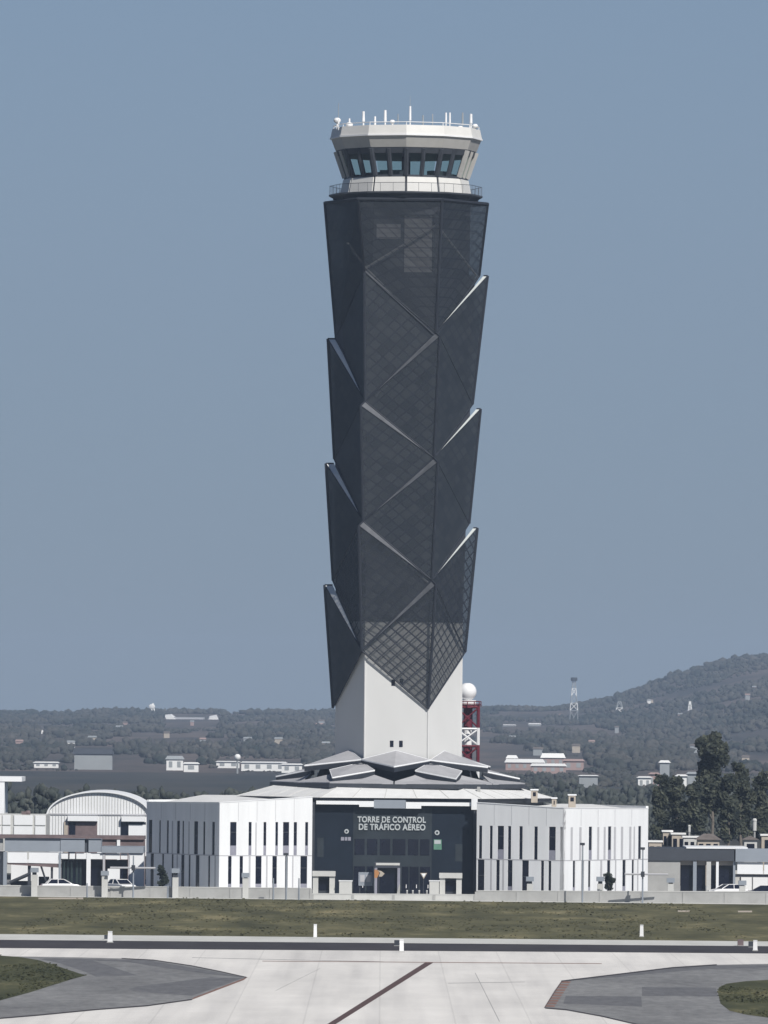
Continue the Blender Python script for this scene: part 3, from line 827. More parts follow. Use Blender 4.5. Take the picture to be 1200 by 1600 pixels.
# portal
pl, pr_ = X(486, YP), X(744, YP)
zp = lambda py, px=614: Z(px, py, YP)
PX = lambda px: X(px, YP)
MB().box(pl, pr_, YP, YP + .5, 0, zp(1254)).build('portal_wall', M['navy'], base)
MB().box(pl, pl + .35, YP - 1.2, YP, 0, zp(1254)).build('portal_reveal', M['darkmetal'], base)
MB().box(pr_ - .35, pr_, YP - 1.2, YP, 0, zp(1254)).build('portal_reveal', M['darkmetal'], base)
MB().box(PX(551), PX(674), YP - .06, YP - .003, zp(1392), zp(1262)).build('portal_bay', M['navy2'], base)
for (x0, x1) in ((553.5, 569), (573, 589), (593, 609), (613, 633), (637, 653), (656, 670.5)):
    w = MB().box(PX(x0), PX(x1), YP - .10, YP - .062, zp(1336), zp(1311)).build('window', M['glassdark'], base)
for (x0, x1) in ((552.5, 570), (573, 583), (628, 638), (640, 654), (656, 672)):
    w = MB().box(PX(x0), PX(x1), YP - .10, YP - .062, .02, zp(1354)).build('door', M['glassdark'], base)
    MB().box(PX(x1) - .28, PX(x1) - .2, YP - .14, YP - .102, .9, 1.3).build('handle', M['white_s'], w)
for (x0, x1, y0, y1) in ((495, 505, 1310, 1340), (711, 722, 1318, 1345)):
    MB().box(PX(x0), PX(x1), YP - .03, YP - .003, zp(y1), zp(y0)).build('wall_panel', M['navy2'], base)
# white beams over the portal
MB().box(PX(493), PX(560), YP - .9, YP - .1, zp(1257.5), zp(1252)).box(PX(560), PX(583), YP - .9, YP - .1, zp(1261), zp(1252)).build('lintel', M['white2'], base)
MB().box(PX(633), PX(657), YP - .9, YP - .1, zp(1263), zp(1253)).box(PX(657), PX(735), YP - .9, YP - .1, zp(1258.5), zp(1253)).build('lintel', M['white2'], base)
MB().box(PX(583) + .01, PX(633) - .01, YP - .8, YP - .1, zp(1263), zp(1250)).build('portal_cap', M['greyfascia'], base)
MB().box(PX(735) + .02, PX(745), YP - 1.3, YP - .1, zp(1264), zp(1247)).build('lintel_end', M['white'], base)
# lettering
def text(body, px0, px1, py0, py1, Y, parent, m, name='lettering', depth=.06, bold=.035):
    c = bpy.data.curves.new(name, 'FONT'); c.body = body; c.size = 1; c.extrude = depth; c.offset = bold
    c.space_character = 1.08
    t = bpy.data.objects.new(name, c); scene.collection.objects.link(t)
    bpy.context.view_layer.update()
    me = bpy.data.meshes.new_from_object(t.evaluated_get(bpy.context.evaluated_depsgraph_get()))
    bpy.data.objects.remove(t)
    n = len(me.vertices); co_ = np.empty(n * 3); me.vertices.foreach_get('co', co_); co_ = co_.reshape(-1, 3)
    mn, mx_ = co_.min(0), co_.max(0)
    A, B = at(px0, py1, Y), at(px1, py0, Y)
    org = wloc(parent)
    out = np.empty_like(co_)
    out[:, 0] = A.x + (co_[:, 0] - mn[0]) / (mx_[0] - mn[0]) * (B.x - A.x) - org.x
    out[:, 2] = A.z + (co_[:, 1] - mn[1]) / (mx_[1] - mn[1]) * (B.z - A.z) - org.z
    out[:, 1] = Y - co_[:, 2] - org.y
    me.vertices.foreach_set('co', out.ravel()); me.materials.clear(); me.materials.append(m); me.update()
    o = bpy.data.objects.new(name, me); scene.collection.objects.link(o); o.parent = parent
    return o
text('TORRE DE CONTROL', 558.5, 665.5, 1276.3, 1284.9, YP - .14, base, M['letter'])
text('DE TRÁFICO AÉREO', 560.5, 664.8, 1285.4, 1296.8, YP - .14, base, M['letter'])
def disc(px, py, r, m, name):
    c = at(px, py, YP - .08); mb = MB(); mb.tube((c.x, YP - .004, c.z), (c.x, YP - .12, c.z), r, n=16)
    o = mb.build(name, m, base)
    q = MB(); q.tube((c.x, YP - .12, c.z), (c.x, YP - .16, c.z), r * .45, n=10); q.build('emblem_centre', M['navy2'], o)
    return o
disc(541.5, 1299, .26, M['letter'], 'emblem'); disc(683, 1301, .28, M['letter'], 'emblem')
for k, (x0, x1) in enumerate(((532, 537), (538, 542), (543, 547.5))):
    MB().box(PX(x0), PX(x1), YP - .07, YP - .004, zp(1314), zp(1308.5)).build('small_lettering', M['spandrel'], base)
sg = MB().box(PX(677), PX(689.5), YP - .09, YP - .004, zp(1327), zp(1311)).build('small_sign', M['green'], base)
MB().box(PX(678), PX(688), YP - .12, YP - .092, zp(1318), zp(1312)).build('sign_face', M['letter'], sg)
# ring roof
def ringp(r, z, n=12, rot=15.0, cy=TY): return [Vector((AX + r * cos(R(rot + 360 / n * k)), cy + r * sin(R(rot + 360 / n * k)), z)) for k in range(n)]
zr0, zr1 = Z(617, 1247, 985), Z(617, 1229.5, 990)
MB().hexa(ringp(18.3, zr0, 6, 2), ringp(13.9, zr1, 6, 2)).build('ring_roof', M['roofwhite'], base)
MB().hexa(ringp(17.9, zr0 - .45, 6, 2), ringp(17.9, zr0, 6, 2)).build('roof_soffit', M['darkmetal'], base)
MB().hexa(ringp(17.0, 1.0, 6, 2), ringp(17.0, zr0 - .45, 6, 2)).build('drum_wall', M['navy'], base)
seam = MB()
for k in range(6):
    a, b, c, d = ringp(18.3, zr0, 6, 2)[k], ringp(18.3, zr0, 6, 2)[(k + 1) % 6], ringp(13.9, zr1, 6, 2)[(k + 1) % 6], ringp(13.9, zr1, 6, 2)[k]
    for q in range(5): seam.tube(a.lerp(b, q / 5), d.lerp(c, q / 5), .05, n=4)
seam.build('roof_seam', M['concrete2'], base)
for px in (556, 592, 700, 748, 640):
    c = at(px, 1231, 989); vv = MB(); vv.box(c.x - .18, c.x + .18, 988.8, 989.4, zr1 - 1.2, zr1 + .1); vv.build('roof_vent', M['concrete'], base)

# folded origami skirt: three overlapping tiers of kites around the shaft
orig = empty('folded_roof', (AX, TY, zr1), 'grey roof of folded kite shaped plates ringing the tower foot', 'roof')
OX = SCX
def pol(deg, r, z): return Vector((OX + r * cos(R(deg)), TY + r * sin(R(deg)), z))
ZO = lambda py: Z(620, py, TY)
def kite(apex, la, tip, lb, m=None):
    mb = MB(); th = Vector((0, 0, -.16))
    mb.face([apex, la, tip]); mb.face([apex, tip, lb])
    mb.face([apex + th, tip + th, la + th]); mb.face([apex + th, lb + th, tip + th])
    for (p, q) in ((apex, la), (la, tip), (tip, lb), (lb, apex)): mb.face([p, q, q + th, p + th])
    o = mb.build('roof_plate', M['origami'], orig)
    e = MB()
    for (p, q) in ((la, tip), (tip, lb)):
        inn = (apex - (p + q) / 2) * .03; inn.z = 0; dn = Vector((0, 0, -.5)); a0 = th * 1.02
        e.hexa([p + a0 + dn, q + a0 + dn, q + a0 + dn + inn, p + a0 + dn + inn], [p + a0, q + a0, q + a0 + inn, p + a0 + inn])
    e.build('edge_shade', M['frame'], o)  # dark strip below the plate edges, painting the shadow of the gap
    fl_ = MB()
    for (p, q) in ((la, tip), (tip, lb), (apex, la), (lb, apex)):
        out = ((p + q) / 2 - (apex + tip) / 2); out.z = 0; out = out.normalized() * .05
        fl_.hexa([p + out - Vector((0, 0, .10)), q + out - Vector((0, 0, .10)), q - Vector((0, 0, .10)), p - Vector((0, 0, .10))], [p + out + Vector((0, 0, .04)), q + out + Vector((0, 0, .04)), q + Vector((0, 0, .04)), p + Vector((0, 0, .04))])
    fl_.build('edge_flashing', M['white2'], o)
for k in range(6):
    f = 208 + 60 * k          # face directions
    v = 178 + 60 * k          # vertex directions
    kite(pol(f, SR * .866 + .02, ZO(1172.5)), pol(f - 30, 7.9, ZO(1186.5)), pol(f, 12.1, ZO(1196) - .05), pol(f + 30, 7.9, ZO(1186.5)))
    kite(pol(v, 7.6, ZO(1191)), pol(v - 17, 10.3, ZO(1203)), pol(v, 14.0, ZO(1214.5)), pol(v + 17, 10.3, ZO(1203)))
    # lower skirt: two triangles per vertex direction with a V gap on the face direction
    for sg_ in (-1, 1):
        a = pol(v + 17 * sg_, 10.3, ZO(1210)); T = pol(v, 14.6, ZO(1222)); V = pol(v + 29.6 * sg_, 12.2, ZO(1219.5)); V2 = pol(v + 29.6 * sg_, 12.75, ZO(1222.5)); c = pol(v, 11.0, ZO(1213))
        mb = MB(); th = Vector((0, 0, -.12))
        for tri in ((c, T, V2), (c, V2, V), (c, V, a)):
            mb.face(tri); mb.face([q + th for q in tri][::-1])
        for (p, q) in ((T, V2), (V2, V), (V, a), (a, c), (c, T)): mb.face([p, q, q + th, p + th])
        mb.build('roof_plate', M['origami'], orig)
MB().hexa([pol(178 + 60 * k, 9.9, zr1 - .3) for k in range(6)], [pol(178 + 60 * k, 8.6, ZO(1193)) for k in range(6)]).build('inner_wall', M['darkmetal'], orig)  # dark colour stands in for the shade inside the V gaps
MB().hexa([pol(178 + 60 * k, 14.7, zr1 - .15) for k in range(6)], [pol(178 + 60 * k, 14.7, ZO(1223.5)) for k in range(6)]).build('base_rail', M['darkmetal'], orig)

# ================================================================= FORECOURT THINGS
def low_things():
    # perimeter wall in three visible runs
    runs = [(-60, -2, 'left'), (-2, 60, 'right')]
    yl, yr = ygl(0, 1400) + .5, ygl(1200, 1412.5) + .5
    def wy(px): return yl + (yr - yl) * px / 1200.0
    def wallrun(p0, p1, top0, top1, label, m):
        Y0, Y1 = wy(p0), wy(p1)
        A = at(p0, 1390, Y0); B = at(p1, 1390, Y1)
        r = empty('perimeter_wall', ((A.x + B.x) / 2, (Y0 + Y1) / 2, 0), label, 'wall')
        z0, z1 = Z(p0, top0, Y0), Z(p1, top1, Y1)
        MB().prism([(A.x, Y0), (B.x, Y1), (B.x, Y1 + .25), (A.x, Y0 + .25)], 0, [z0, z1, z1, z0]).build('wall_panel', m, r)
        MB().prism([(A.x, Y0 - .04), (B.x, Y1 - .04), (B.x, Y1 + .29), (A.x, Y0 + .29)], [z0 + .002, z1 + .002, z1 + .002, z0 + .002], [z0 + .09, z1 + .09, z1 + .09, z0 + .09]).build('coping', M['concrete2'], r)
        n = max(2, int((p1 - p0) / 60)); 
        for k in range(n + 1):
            t = k / n; x = A.x + (B.x - A.x) * t; y = Y0 + (Y1 - Y0) * t; zt2 = z0 + (z1 - z0) * t
            MB().box(x - .14, x + .14, y - .055, y - .043, 0, zt2 - .05).build('pier', M['concrete'], r)
        return r
    wallrun(-260, 486, 1382, 1388.5, 'low grey concrete wall running from the left edge to the portal forecourt', M['concrete'])
    wallrun(744, 1460, 1392.5, 1395, 'low grey concrete wall running from the portal forecourt to the right edge', M['concrete'])
    wallrun(488, 742, 1397, 1398.5, 'very low pale kerb wall across the portal forecourt', M['concrete2'])
low_things()

def gatehouse(px0, px1, pyt, label, group):
    Y = 968.0; x0, x1 = X(px0, Y), X(px1, Y); zt_ = Z(px0, pyt, Y); xc = (x0 + x1) / 2
    r = empty('gatehouse', (xc, Y, 0), label, 'gatehouse', group)
    w = (x1 - x0) / 2
    MB().box(xc - w, xc + w, Y - 1.3, Y + 1.3, zt_ - .55, zt_).build('flat_roof', M['concrete2'], r)
    for s in (-1, 1):
        MB().box(xc + s * (w - .36) - .3, xc + s * (w - .36) + .3, Y - 1.1, Y - .6, 0, zt_ - .55).build('pillar', M['concrete2'], r)
    MB().box(xc - w + .5, xc + w - .5, Y - .4, Y + 1.0, 0, zt_ - .56).build('cabin', M['darkmetal'], r)
    MB().box(xc - w + .68, xc + w - .68, Y - .46, Y - .41, .9, zt_ - .9).build('window', M['glassdark'], r)
gatehouse(488, 524, 1361, 'small flat roofed white gatehouse left of the portal entrance', 'gatehouses flanking the portal')
gatehouse(686, 722, 1364, 'small flat roofed white gatehouse right of the portal entrance', 'gatehouses flanking the portal')
for (p0, p1, t, lab) in ((530, 550, 1377, 'pale concrete planter block beside the left gatehouse'), (671, 686, 1377, 'pale concrete planter block beside the right gatehouse')):
    Y = 966; x0, x1 = X(p0, Y), X(p1, Y); zt_ = Z(p0, t, Y)
    r = empty('planter', ((x0 + x1) / 2, Y, 0), lab, 'planter', 'planters in the forecourt')
    MB().box(x0, x1, Y, Y + 1.2, 0, zt_).build('box', M['concrete2'], r)
    MB().box(x0 - .06, x1 + .06, Y - .06, Y + 1.26, zt_ + .002, zt_ + .1).build('rim', M['white2'], r)
def noticeboard():
    Y = 970; x0, x1 = X(560, Y), X(582, Y)
    r = empty('equipment_cabinet', ((x0 + x1) / 2, Y, 0), 'grey two window cabinet left of the glazed porch', 'cabinet')
    MB().box(x0, x1, Y, Y + .8, Z(570, 1384, Y), Z(570, 1363, Y)).build('casing', M['greyfascia'], r)
    for (a, b) in ((562.5, 569.5), (572, 579)):
        MB().box(X(a, Y), X(b, Y), Y - .03, Y - .003, Z(570, 1378, Y), Z(570, 1367, Y)).build('window', M['reveal'], r)
    for a in (562, 580): MB().box(X(a, Y) - .07, X(a, Y) + .07, Y + .2, Y + .4, 0, Z(570, 1384, Y)).build('leg', M['darkmetal'], r)
noticeboard()
def porch():
    Y = 968; x0, x1 = X(585, Y), X(625, Y); zt_ = Z(600, 1348, Y); zc = Z(600, 1356, Y)
    r = empty('entrance_porch', ((x0 + x1) / 2, Y, 0), 'grey boxy entrance porch with dark glass and pale roof edge', 'porch')
    MB().box(x0, x1, Y, Y + 4, zc, zt_).build('canopy', M['core'], r)
    MB().box(x0 + .15, x1 - .05, Y - .04, Y - .003, zt_ - .28, zt_ - .02).build('canopy_edge', M['concrete2'], r)
    for a in (x0, x1 - .3): MB().box(a, a + .3, Y + .02, Y + 3.9, 0, zc - .003).build('side_wall', M['spandrel'], r)
    MB().box(x0 + .31, x1 - .31, Y + .6, Y + .7, .5, zc - .01).build('glazing', M['glassdark'], r)
    MB().box(x0 + .31, x1 - .31, Y + .1, Y + .68, 0, .48).build('plinth', M['concrete'], r)
    MB().face([(x1 - .5, Y - .01, 0), (x1 + .0, Y - .01, 0), (x1, Y - .01, 1.6), (x1 - .1, Y - .01, 1.6)]).build('ramp_edge', M['concrete'], r)
porch()
def banner():
    Y = 965; c = at(592, 1364, Y)
    r = empty('warning_sign', (c.x, Y, 0), 'orange and cream arrow shaped sign standing before the porch', 'sign')
    MB().tube((c.x, Y + .06, 0), (c.x, Y + .06, c.z), .05, n=6).build('post', M['darkmetal'], r)
    p = lambda px, py, y=Y: at(px, py, y)
    def plate(pts, m, nm, dy): MB().hexa([p(a, b, Y + dy) for a, b in pts], [p(a, b, Y + dy + .03) for a, b in pts]).build(nm, m, r)
    plate([(585, 1359), (589, 1359), (593, 1364), (589, 1372), (585, 1371.5)], M['orange'], 'orange_plate', 0)
    plate([(589.5, 1359.5), (596, 1361), (601, 1365), (597, 1369.5), (591, 1370), (594, 1364)], M['cream'], 'cream_plate', .035)
banner()
def yieldsign():
    Y = 963; r = empty('yield_sign', (X(661.5, Y), Y, 0), 'inverted cream triangle road sign on a thin post right of the porch', 'road sign')
    p = lambda px, py, y: at(px, py, y)
    MB().tube((X(661.5, Y), Y + .1, 0), (X(661.5, Y), Y + .1, Z(661, 1366, Y)), .05, n=6).build('post', M['darkmetal'], r)
    MB().hexa([p(656.5, 1364, Y), p(667.5, 1364, Y), p(662, 1373.5, Y)], [p(656.5, 1364, Y + .04), p(667.5, 1364, Y + .04), p(662, 1373.5, Y + .04)]).build('plate', M['cream'], r)
    MB().hexa([p(658.5, 1365, Y - .02), p(665.5, 1365, Y - .02), p(662, 1371, Y - .02)], [p(658.5, 1365, Y - .003), p(665.5, 1365, Y - .003), p(662, 1371, Y - .003)]).build('plate_face', M['white2'], r)
yieldsign()
for i, px in enumerate((636, 645, 655, 667)):
    Y = 962; x = X(px, Y)
    r = empty('bollard', (x, Y, 0), ['grey bollard just right of the porch', 'second grey bollard right of the porch', 'grey bollard left of the yield sign', 'grey bollard right of the yield sign'][i], 'bollard', 'bollards before the portal')
    MB().tube((x, Y, 0), (x, Y, 1.0), .09, n=8).build('post', M['concrete'], r); MB().ball((x, Y, 1.02), .11, 5).build('cap', M['concrete2'], r)

# lamp posts and thin masts along the wall
def lamp(px, pyt, Y, label, arm=None, head='box', r0=.10):
    x = X(px, Y, 1400); zt_ = Z(px, pyt, Y)
    r = empty('street_lamp', (x, Y, 0), label, 'lamp post', 'lamp posts along the low wall')
    MB().tube((x, Y, 0), (x, Y, zt_), r0, r0 * .7, n=8).build('pole', M['greyfascia'], r)
    if head == 'box': MB().box(x - .32, x + .22, Y - .15, Y + .15, zt_ - .05, zt_ + .22).build('lamp_head', M['darkmetal'], r)
    elif head == 'ball': MB().ball((x, Y, zt_), .25, 6).build('lamp_head', M['darkmetal'], r)
    if arm:
        a, b, z = arm; xa, xb, za = X(a, Y, 1360), X(b, Y, 1360), Z(px, z, Y)
        MB().tube((xa, Y - .12, za), (xb, Y - .12, za), .11, n=6).build('cross_arm', M['reveal'], r)
        MB().box(x - .2, x + .2, Y - .3, Y + .1, za - .3, za + .3).build('clamp', M['darkmetal'], r)
lamp(447, 1336, 958, 'tall thin grey mast before the bright left wing')
lamp(427, 1372, 958, 'short grey post left of the tall mast before the left wing', head='none')
lamp(467, 1372, 958, 'short grey post right of the tall mast before the left wing', head='none')
lamp(910, 1320, 957, 'thin grey lamp post before the bright right wing')
lamp(1004, 1327, 957, 'grey mast with pale cross arm at the right end of the right wing', arm=(976, 1044, 1366))
lamp(208, 1337, 962, 'grey mast with pale cross arm at the left end of the left wing', arm=(172, 243, 1356), head='none')
lamp(136, 1380, 961, 'short grey post on the wall before the left shed', head='none')
lamp(262, 1383, 961, 'short grey post by the white pedestal before the shaded wing', head='none')
def pedestal(px, pyt, pyh, label, w=.33):
    Y = 963; x = X(px, Y, 1390); z1, z2 = Z(px, pyt, Y), Z(px, pyh, Y)
    r = empty('lamp_pedestal', (x, Y, 0), label, 'pedestal lamp', 'pedestal lamps behind the low wall')
    MB().box(x - w, x + w, Y, Y + .7, 0, z1).build('pedestal', M['concrete2'], r)
    MB().box(x - w - .1, x + w + .1, Y - .1, Y + .8, z2 - .5, z2).build('lamp_cap', M['greyfascia'], r)
    MB().box(x - w + .1, x + w - .1, Y + .08, Y + .62, z1, z2 - .5).build('lamp_glass', M['darkmetal'], r)
pedestal(53.5, 1367, 1356, 'white pedestal lamp before the left white shed')
pedestal(163.5, 1369, 1361, 'white pedestal lamp at the right end of the left shed')
pedestal(274, 1371, 1357, 'white pedestal lamp before the shaded grey wing wall')
pedestal(1048, 1381, 1372, 'white pedestal lamp before the grey wall right of the wing')
pedestal(938, 1381, 1370, 'pale pedestal lamp beside the small dark tree')
pedestal(383.5, 1372, 1364, 'white pedestal lamp before the bright left wing')
pedestal(828, 1381, 1370, 'white pedestal lamp before the right wing')
pedestal(1160, 1384, 1376, 'white pedestal lamp left of the dark car')

# ---------------------------------------------------------------- trees as things
def leafcloud(mb, c, rad, n, s, rnd):
    for _ in range(n):
        d = Vector((rnd.gauss(0, 1), rnd.gauss(0, 1), rnd.gauss(0, 1))).normalized() * (rnd.random() ** .45)
        p = Vector((c[0] + d.x * rad[0], c[1] + d.y * rad[1], c[2] + d.z * rad[2]))
        u = Vector((rnd.uniform(-1, 1), rnd.uniform(-1, 1), rnd.uniform(-1, 1))).normalized(); w = u.orthogonal().normalized()
        q = s * rnd.uniform(.6, 1.5)
        mb.face([p - u * q, p + w * q * .6, p + u * q, p - w * q * .55])
def tree(name, px, Y, spec, label, cat, group, seed, leaf=.28, m='leaf', dens=1.0, trunk_r=.28):
    """spec: list of clumps (px, py, half width px, half height px)"""
    rnd = random.Random(seed); k = Y / F
    x = X(px, Y); r = empty(name, (x, Y, 0), label, cat, group)
    mb = MB(); tk = MB()
    top = max(Z(px, c[1], Y) for c in spec)
    pts = [Vector((x, Y, -.1))]
    for q in range(1, 6):
        f = q / 5; tgt = X(spec[0][0], Y); pts.append(Vector((x + (tgt - x) * f + rnd.uniform(-.15, .15), Y + rnd.uniform(-.2, .2), top * .95 * f)))
    for q in range(5): tk.tube(pts[q], pts[q + 1], trunk_r * (1 - q / 6), trunk_r * (1 - (q + 1) / 6), n=7)
    for (cx, cy, hw, hh) in spec:
        c = at(cx, cy, Y); c.y = Y + rnd.uniform(-.4, .4) * hw * k
        tp = pts[3] if c.z > pts[3].z else pts[2]
        tk.tube(tp, c, trunk_r * .35, .04, n=5)
        nsub = 7
        for _ in range(nsub):
            o_ = Vector((rnd.uniform(-.6, .6) * hw * k, rnd.uniform(-.6, .6) * hw * k, rnd.uniform(-.6, .6) * hh * k))
            rr = rnd.uniform(.35, .6)
            leafcloud(mb, c + o_, (hw * k * rr, hw * k * rr, hh * k * rr), int(dens * 85 * (hw * hh / 200.0) ** .6), leaf, rnd)
    tk.build('trunk', M['bark'], r); mb.build('crown', M[m], r)
EG = 'eucalyptus trees behind the right hand sheds'
tree('eucalyptus_tree', 1113, 1160, [(1112, 1172, 26, 24), (1100, 1163, 15, 16), (1126, 1182, 17, 22), (1117, 1156, 12, 12), (1108, 1200, 20, 22), (1112, 1235, 22, 24), (1105, 1262, 22, 22)], 'tallest dark eucalyptus with a ragged round crown top', 'tree', EG, 21, dens=1.15)
tree('eucalyptus_tree', 1032, 1150, [(1032, 1228, 13, 18), (1028, 1252, 14, 22), (1034, 1280, 15, 22), (1030, 1300, 13, 12)], 'slim eucalyptus at the left end of the dark row', 'tree', EG, 22)
tree('eucalyptus_tree', 1058, 1155, [(1056, 1230, 14, 18), (1052, 1252, 16, 20), (1062, 1278, 17, 24), (1058, 1298, 15, 14)], 'second eucalyptus in the row, pointed crown', 'tree', EG, 23)
tree('eucalyptus_tree', 1084, 1145, [(1084, 1240, 17, 18), (1078, 1262, 17, 22), (1088, 1286, 18, 20)], 'lower eucalyptus just left of the tallest one', 'tree', EG, 24)
tree('eucalyptus_tree', 1136, 1150, [(1138, 1225, 17, 22), (1134, 1250, 19, 22), (1140, 1275, 19, 22), (1134, 1300, 18, 14)], 'broad eucalyptus just right of the tallest one', 'tree', EG, 25)
tree('eucalyptus_tree', 1157, 1165, [(1157, 1206, 13, 15), (1155, 1225, 16, 20), (1160, 1255, 17, 24), (1156, 1285, 16, 22)], 'second tallest eucalyptus with a narrow rounded top', 'tree', EG, 26)
tree('eucalyptus_tree', 1187, 1155, [(1190, 1222, 14, 16), (1186, 1245, 17, 22), (1192, 1272, 17, 24), (1186, 1298, 16, 16)], 'eucalyptus cut by the right edge of the photo', 'tree', EG, 27)
tree('eucalyptus_tree', 1224, 1160, [(1226, 1215, 15, 18), (1222, 1245, 18, 24), (1228, 1280, 18, 26)], 'eucalyptus beyond the right edge of the row', 'tree', EG, 28)
tree('small_tree', 953, 961, [(953, 1374, 10, 9), (948, 1368, 7, 6), (957, 1379, 8, 8), (951, 1386, 7, 6)], 'small dark round tree before the bright right wing', 'tree', 'small dark trees by the wings', 31, leaf=.12, m='leafdark', trunk_r=.09)
tree('small_tree', 254, 966, [(254, 1366, 9, 9), (252, 1358, 6, 6), (257, 1375, 8, 8), (252, 1380, 7, 5)], 'small dark tree before the shaded grey wing wall', 'tree', 'small dark trees by the wings', 32, leaf=.12, m='leafdark', trunk_r=.09)
for i, (px, py, w, Yq) in enumerate(((384, 1368, 5, 964.5), (828, 1375, 5, 964.5))):
    pass

# ================================================================= LEFT SHEDS
def shed_left():
    Y = 1004.0; x = lambda px: X(px, Y, 1360); z = lambda py: Z(110, py, Y)
    r = empty('open_shed', (x(110), Y, 0), 'grey roofed open shed with white panels at the lower left', 'shed')
    MB().box(x(7), x(94), Y, Y + 3, z(1331), z(1310)).box(x(94) + .02, x(132), Y - .1, Y + 3.1, z(1331), z(1310.5)).box(x(138), x(158), Y - .1, Y + 3.1, z(1331), z(1310.5)).build('fascia', M['greyfascia'], r)
    MB().box(x(132) + .01, x(138) - .01, Y + .2, Y + 2.9, z(1332), z(1311)).build('downpipe_recess', M['darkfascia'], r)
    MB().box(x(158) + .01, x(224), Y - .2, Y + 8, z(1332), z(1322.5)).build('canopy', M['greyfascia'], r)
    MB().box(x(-20), x(224), Y - .3, Y + .0, z(1310) + .01, z(1306.5)).build('roof_edge', M['rust'], r)
    for (a, b) in ((12, 42), (45, 91)): MB().box(x(a), x(b), Y + .1, Y + .25, z(1349), z(1331.5)).build('upper_panel', M['white2'], r)
    for (a, b) in ((95.5, 106), (108.5, 117), (119, 161), (164.5, 187), (188.5, 199)): MB().box(x(a), x(b), Y + .1, Y + .25, z(1342), z(1332.5)).build('upper_panel', M['white2'], r)
    for (a, b, m) in ((5, 10.5, 'greyfascia'), (91.5, 95, 'greyfascia'), (135, 141.5, 'white2'), (160.5, 164, 'reveal')): MB().box(x(a), x(b), Y + .02, Y + .5, 0, z(1332)).build('column', M[m], r)
    MB().box(x(200.5), x(224.5), Y + .05, Y + 3, 0, z(1332.5)).build('end_wall', M['white2'], r)
    MB().box(x(201.5), x(203), Y - .02, Y + .04, 0, z(1333)).build('drainpipe', M['reveal'], r)
    MB().box(x(11), x(91), Y + 11, Y + 11.3, 0, z(1346)).build('back_wall', M['white2'], r)
    MB().prism([(x(11), Y + .2), (x(95), Y + .2), (x(95), Y + 1), (x(11), Y + 1)], [z(1351.5), z(1356), z(1356), z(1351.5)], [z(1348.5), z(1350), z(1350), z(1348.5)]).build('beam', M['rust'], r)
    MB().tube((x(63), Y + .6, z(1352)), (x(75), Y + .6, .2), .12, n=5).tube((x(15), Y + .7, z(1380)), (x(46), Y + .7, z(1366)), .22, n=5).build('strut', M['darkmetal'], r)
    MB().box(x(15), x(47), Y + 3, Y + 4, 0, z(1378)).box(x(43), x(48), Y + .6, Y + .9, 0, z(1352)).box(x(79), x(82.5), Y + .6, Y + .9, 0, z(1354)).box(x(59), x(75), Y + 3, Y + 4, 0, z(1371)).build('inner_frame', M['darkmetal'], r)
    MB().box(x(95), x(160), Y + 1.2, Y + 1.4, 0, z(1343)).box(x(164), x(199), Y + 1.2, Y + 1.4, 0, z(1343)).build('glass_wall', M['glassdark'], r)
    for a in (98, 104, 110, 118, 124): MB().box(x(a), x(a + 3.4), Y + 1.1, Y + 1.17, .2, z(1346)).build('glass_fin', M['greenglass'], r)
    MB().box(x(168), x(187), Y + .5, Y + 1.1, 0, z(1357)).build('white_screen', M['white2'], r)
    MB().box(x(-60), x(5), Y + 1.0, Y + 5, 0, z(1332)).box(x(-60), x(4), Y + .3, Y + 1, z(1330), z(1311)).build('side_block', M['concrete'], r)
shed_left()
